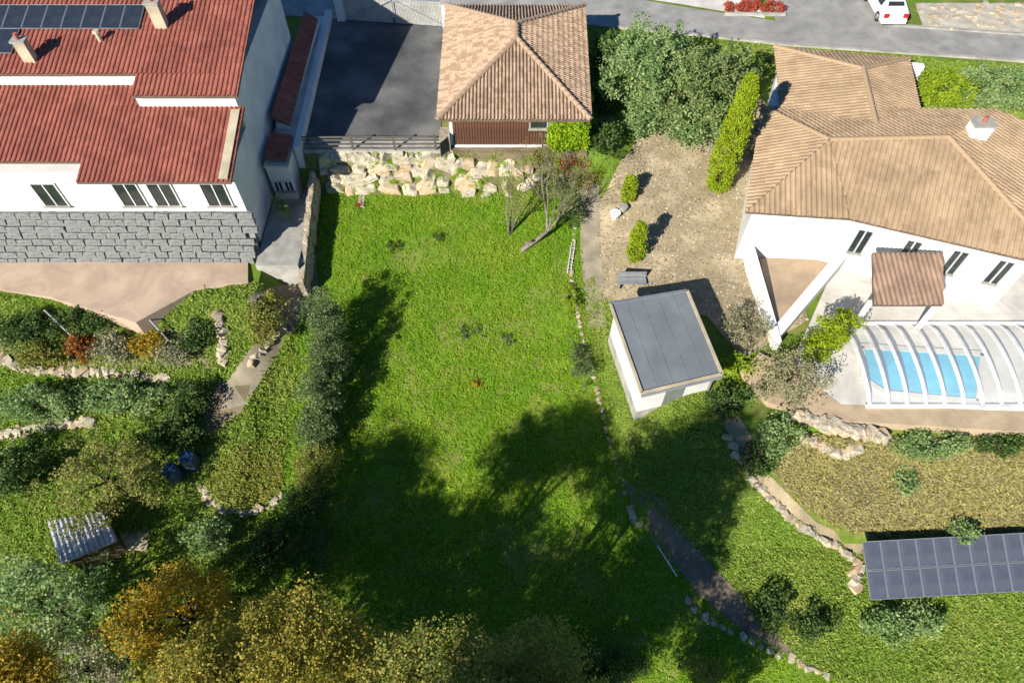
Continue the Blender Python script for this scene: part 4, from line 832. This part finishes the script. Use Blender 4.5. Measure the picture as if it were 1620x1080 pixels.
patch('pale_verge', [(7, 49.3), (12, 47.9), (17.8, 46.0), (17.8, 60), (7, 60)], palec, .05)
fb = thing('red_flower_bed', 'strip of red flowers across the road', 'flower bed', (17, 47.2, 0)); C_ = np.stack([rng.uniform(15.2, 19.2, 60), rng.uniform(46.6, 47.9, 60), rng.uniform(.1, .4, 60)], 1)
C_[:, 1] -= (C_[:, 0] - 15) * .02; link('flowers', np_mesh('flowers', leaf_quads(clump_points(C_, np.full(60, .28), 50), .12, .09) - np.array((17, 47.2, 0))), mat('red_petals', (.40, .05, .03), (.30, .07, .03), 2, island=.4), fb)
part('border', MB().box(15.0, 19.3, 46.35, 46.5, -.05, .22), conc, fb)
# parked car
cx, cy = at(1405, 12, .6).x, at(1405, 12, .6).y + .6
car = thing('parked_car', 'white car with red tail lights parked on the side road', 'car', (cx, cy, .04))
cw = mat('car_paint', (.78, .78, .78), (.75, .75, .75), 1, .25, spec=.6); blk = mat('tyre_rubber', (.02, .02, .02), (.03, .03, .03), 3, .9); rl = mat('red_lamp', (.45, .02, .015), (.4, .02, .015), 3, .2)
bm = bmesh.new()
prof_c = [(-2.05, .28), (-2.1, .62), (-2.02, .95), (-1.72, 1.02), (-1.25, 1.42), (.35, 1.45), (1.05, 1.0), (1.9, .86), (2.08, .6), (2.05, .28)]
b_ = MB(); n = len(prof_c)
for sx in (-1, -.86, .86, 1):
    for (yy, zz) in prof_c:
        tp = .72 if zz > 1.1 else 1.0; k = .97 if abs(sx) == 1 else 1; b_.v.append((cx + sx * .88 * tp, cy + yy * k, .04 + zz * (k if zz > .4 else 1)))
for s in range(3): b_.f += [(s * n + i, s * n + (i + 1) % n, (s + 1) * n + (i + 1) % n, (s + 1) * n + i) for i in range(n)]
b_.f += [tuple(range(n - 1, -1, -1)), tuple(range(3 * n, 4 * n))]
part('body', b_, cw, car)
part('rear_window', MB().add([(cx - .6, cy - 1.66, 1.10), (cx + .6, cy - 1.66, 1.10), (cx + .52, cy - 1.32, 1.42), (cx - .52, cy - 1.32, 1.42)], [(0, 1, 2, 3)]), glass, car)
part('windscreen', MB().add([(cx - .6, cy + 1.0, 1.09), (cx + .6, cy + 1.0, 1.09), (cx + .52, cy + .45, 1.46), (cx - .52, cy + .45, 1.46)], [(0, 1, 2, 3)]), glass, car)
for sx in (-1, 1):
    part('tail_light', MB().box(cx + sx * .66 - .16, cx + sx * .66 + .16, cy - 2.14, cy - 2.02, .7, .95), rl, car)
    part('side_window', MB().add([(cx + sx * .87, cy - 1.2, 1.04), (cx + sx * .87, cy + .8, 1.04), (cx + sx * .67, cy + .3, 1.40), (cx + sx * .67, cy - 1.1, 1.40)], [(0, 1, 2, 3)]), glass, car)
    for yy in (-1.3, 1.3):
        wl = part('wheel', MB().tube([(cx + sx * .72, cy + yy, .36), (cx + sx * .9, cy + yy, .36)], [.32, .32], 16), blk, car)
        part('rim', MB().tube([(cx + sx * .9, cy + yy, .36), (cx + sx * .915, cy + yy, .36)], [.2, .19], 12), alu, wl)
part('bumper', MB().box(cx - .85, cx + .85, cy - 2.16, cy - 2.0, .3, .55), cw, car)
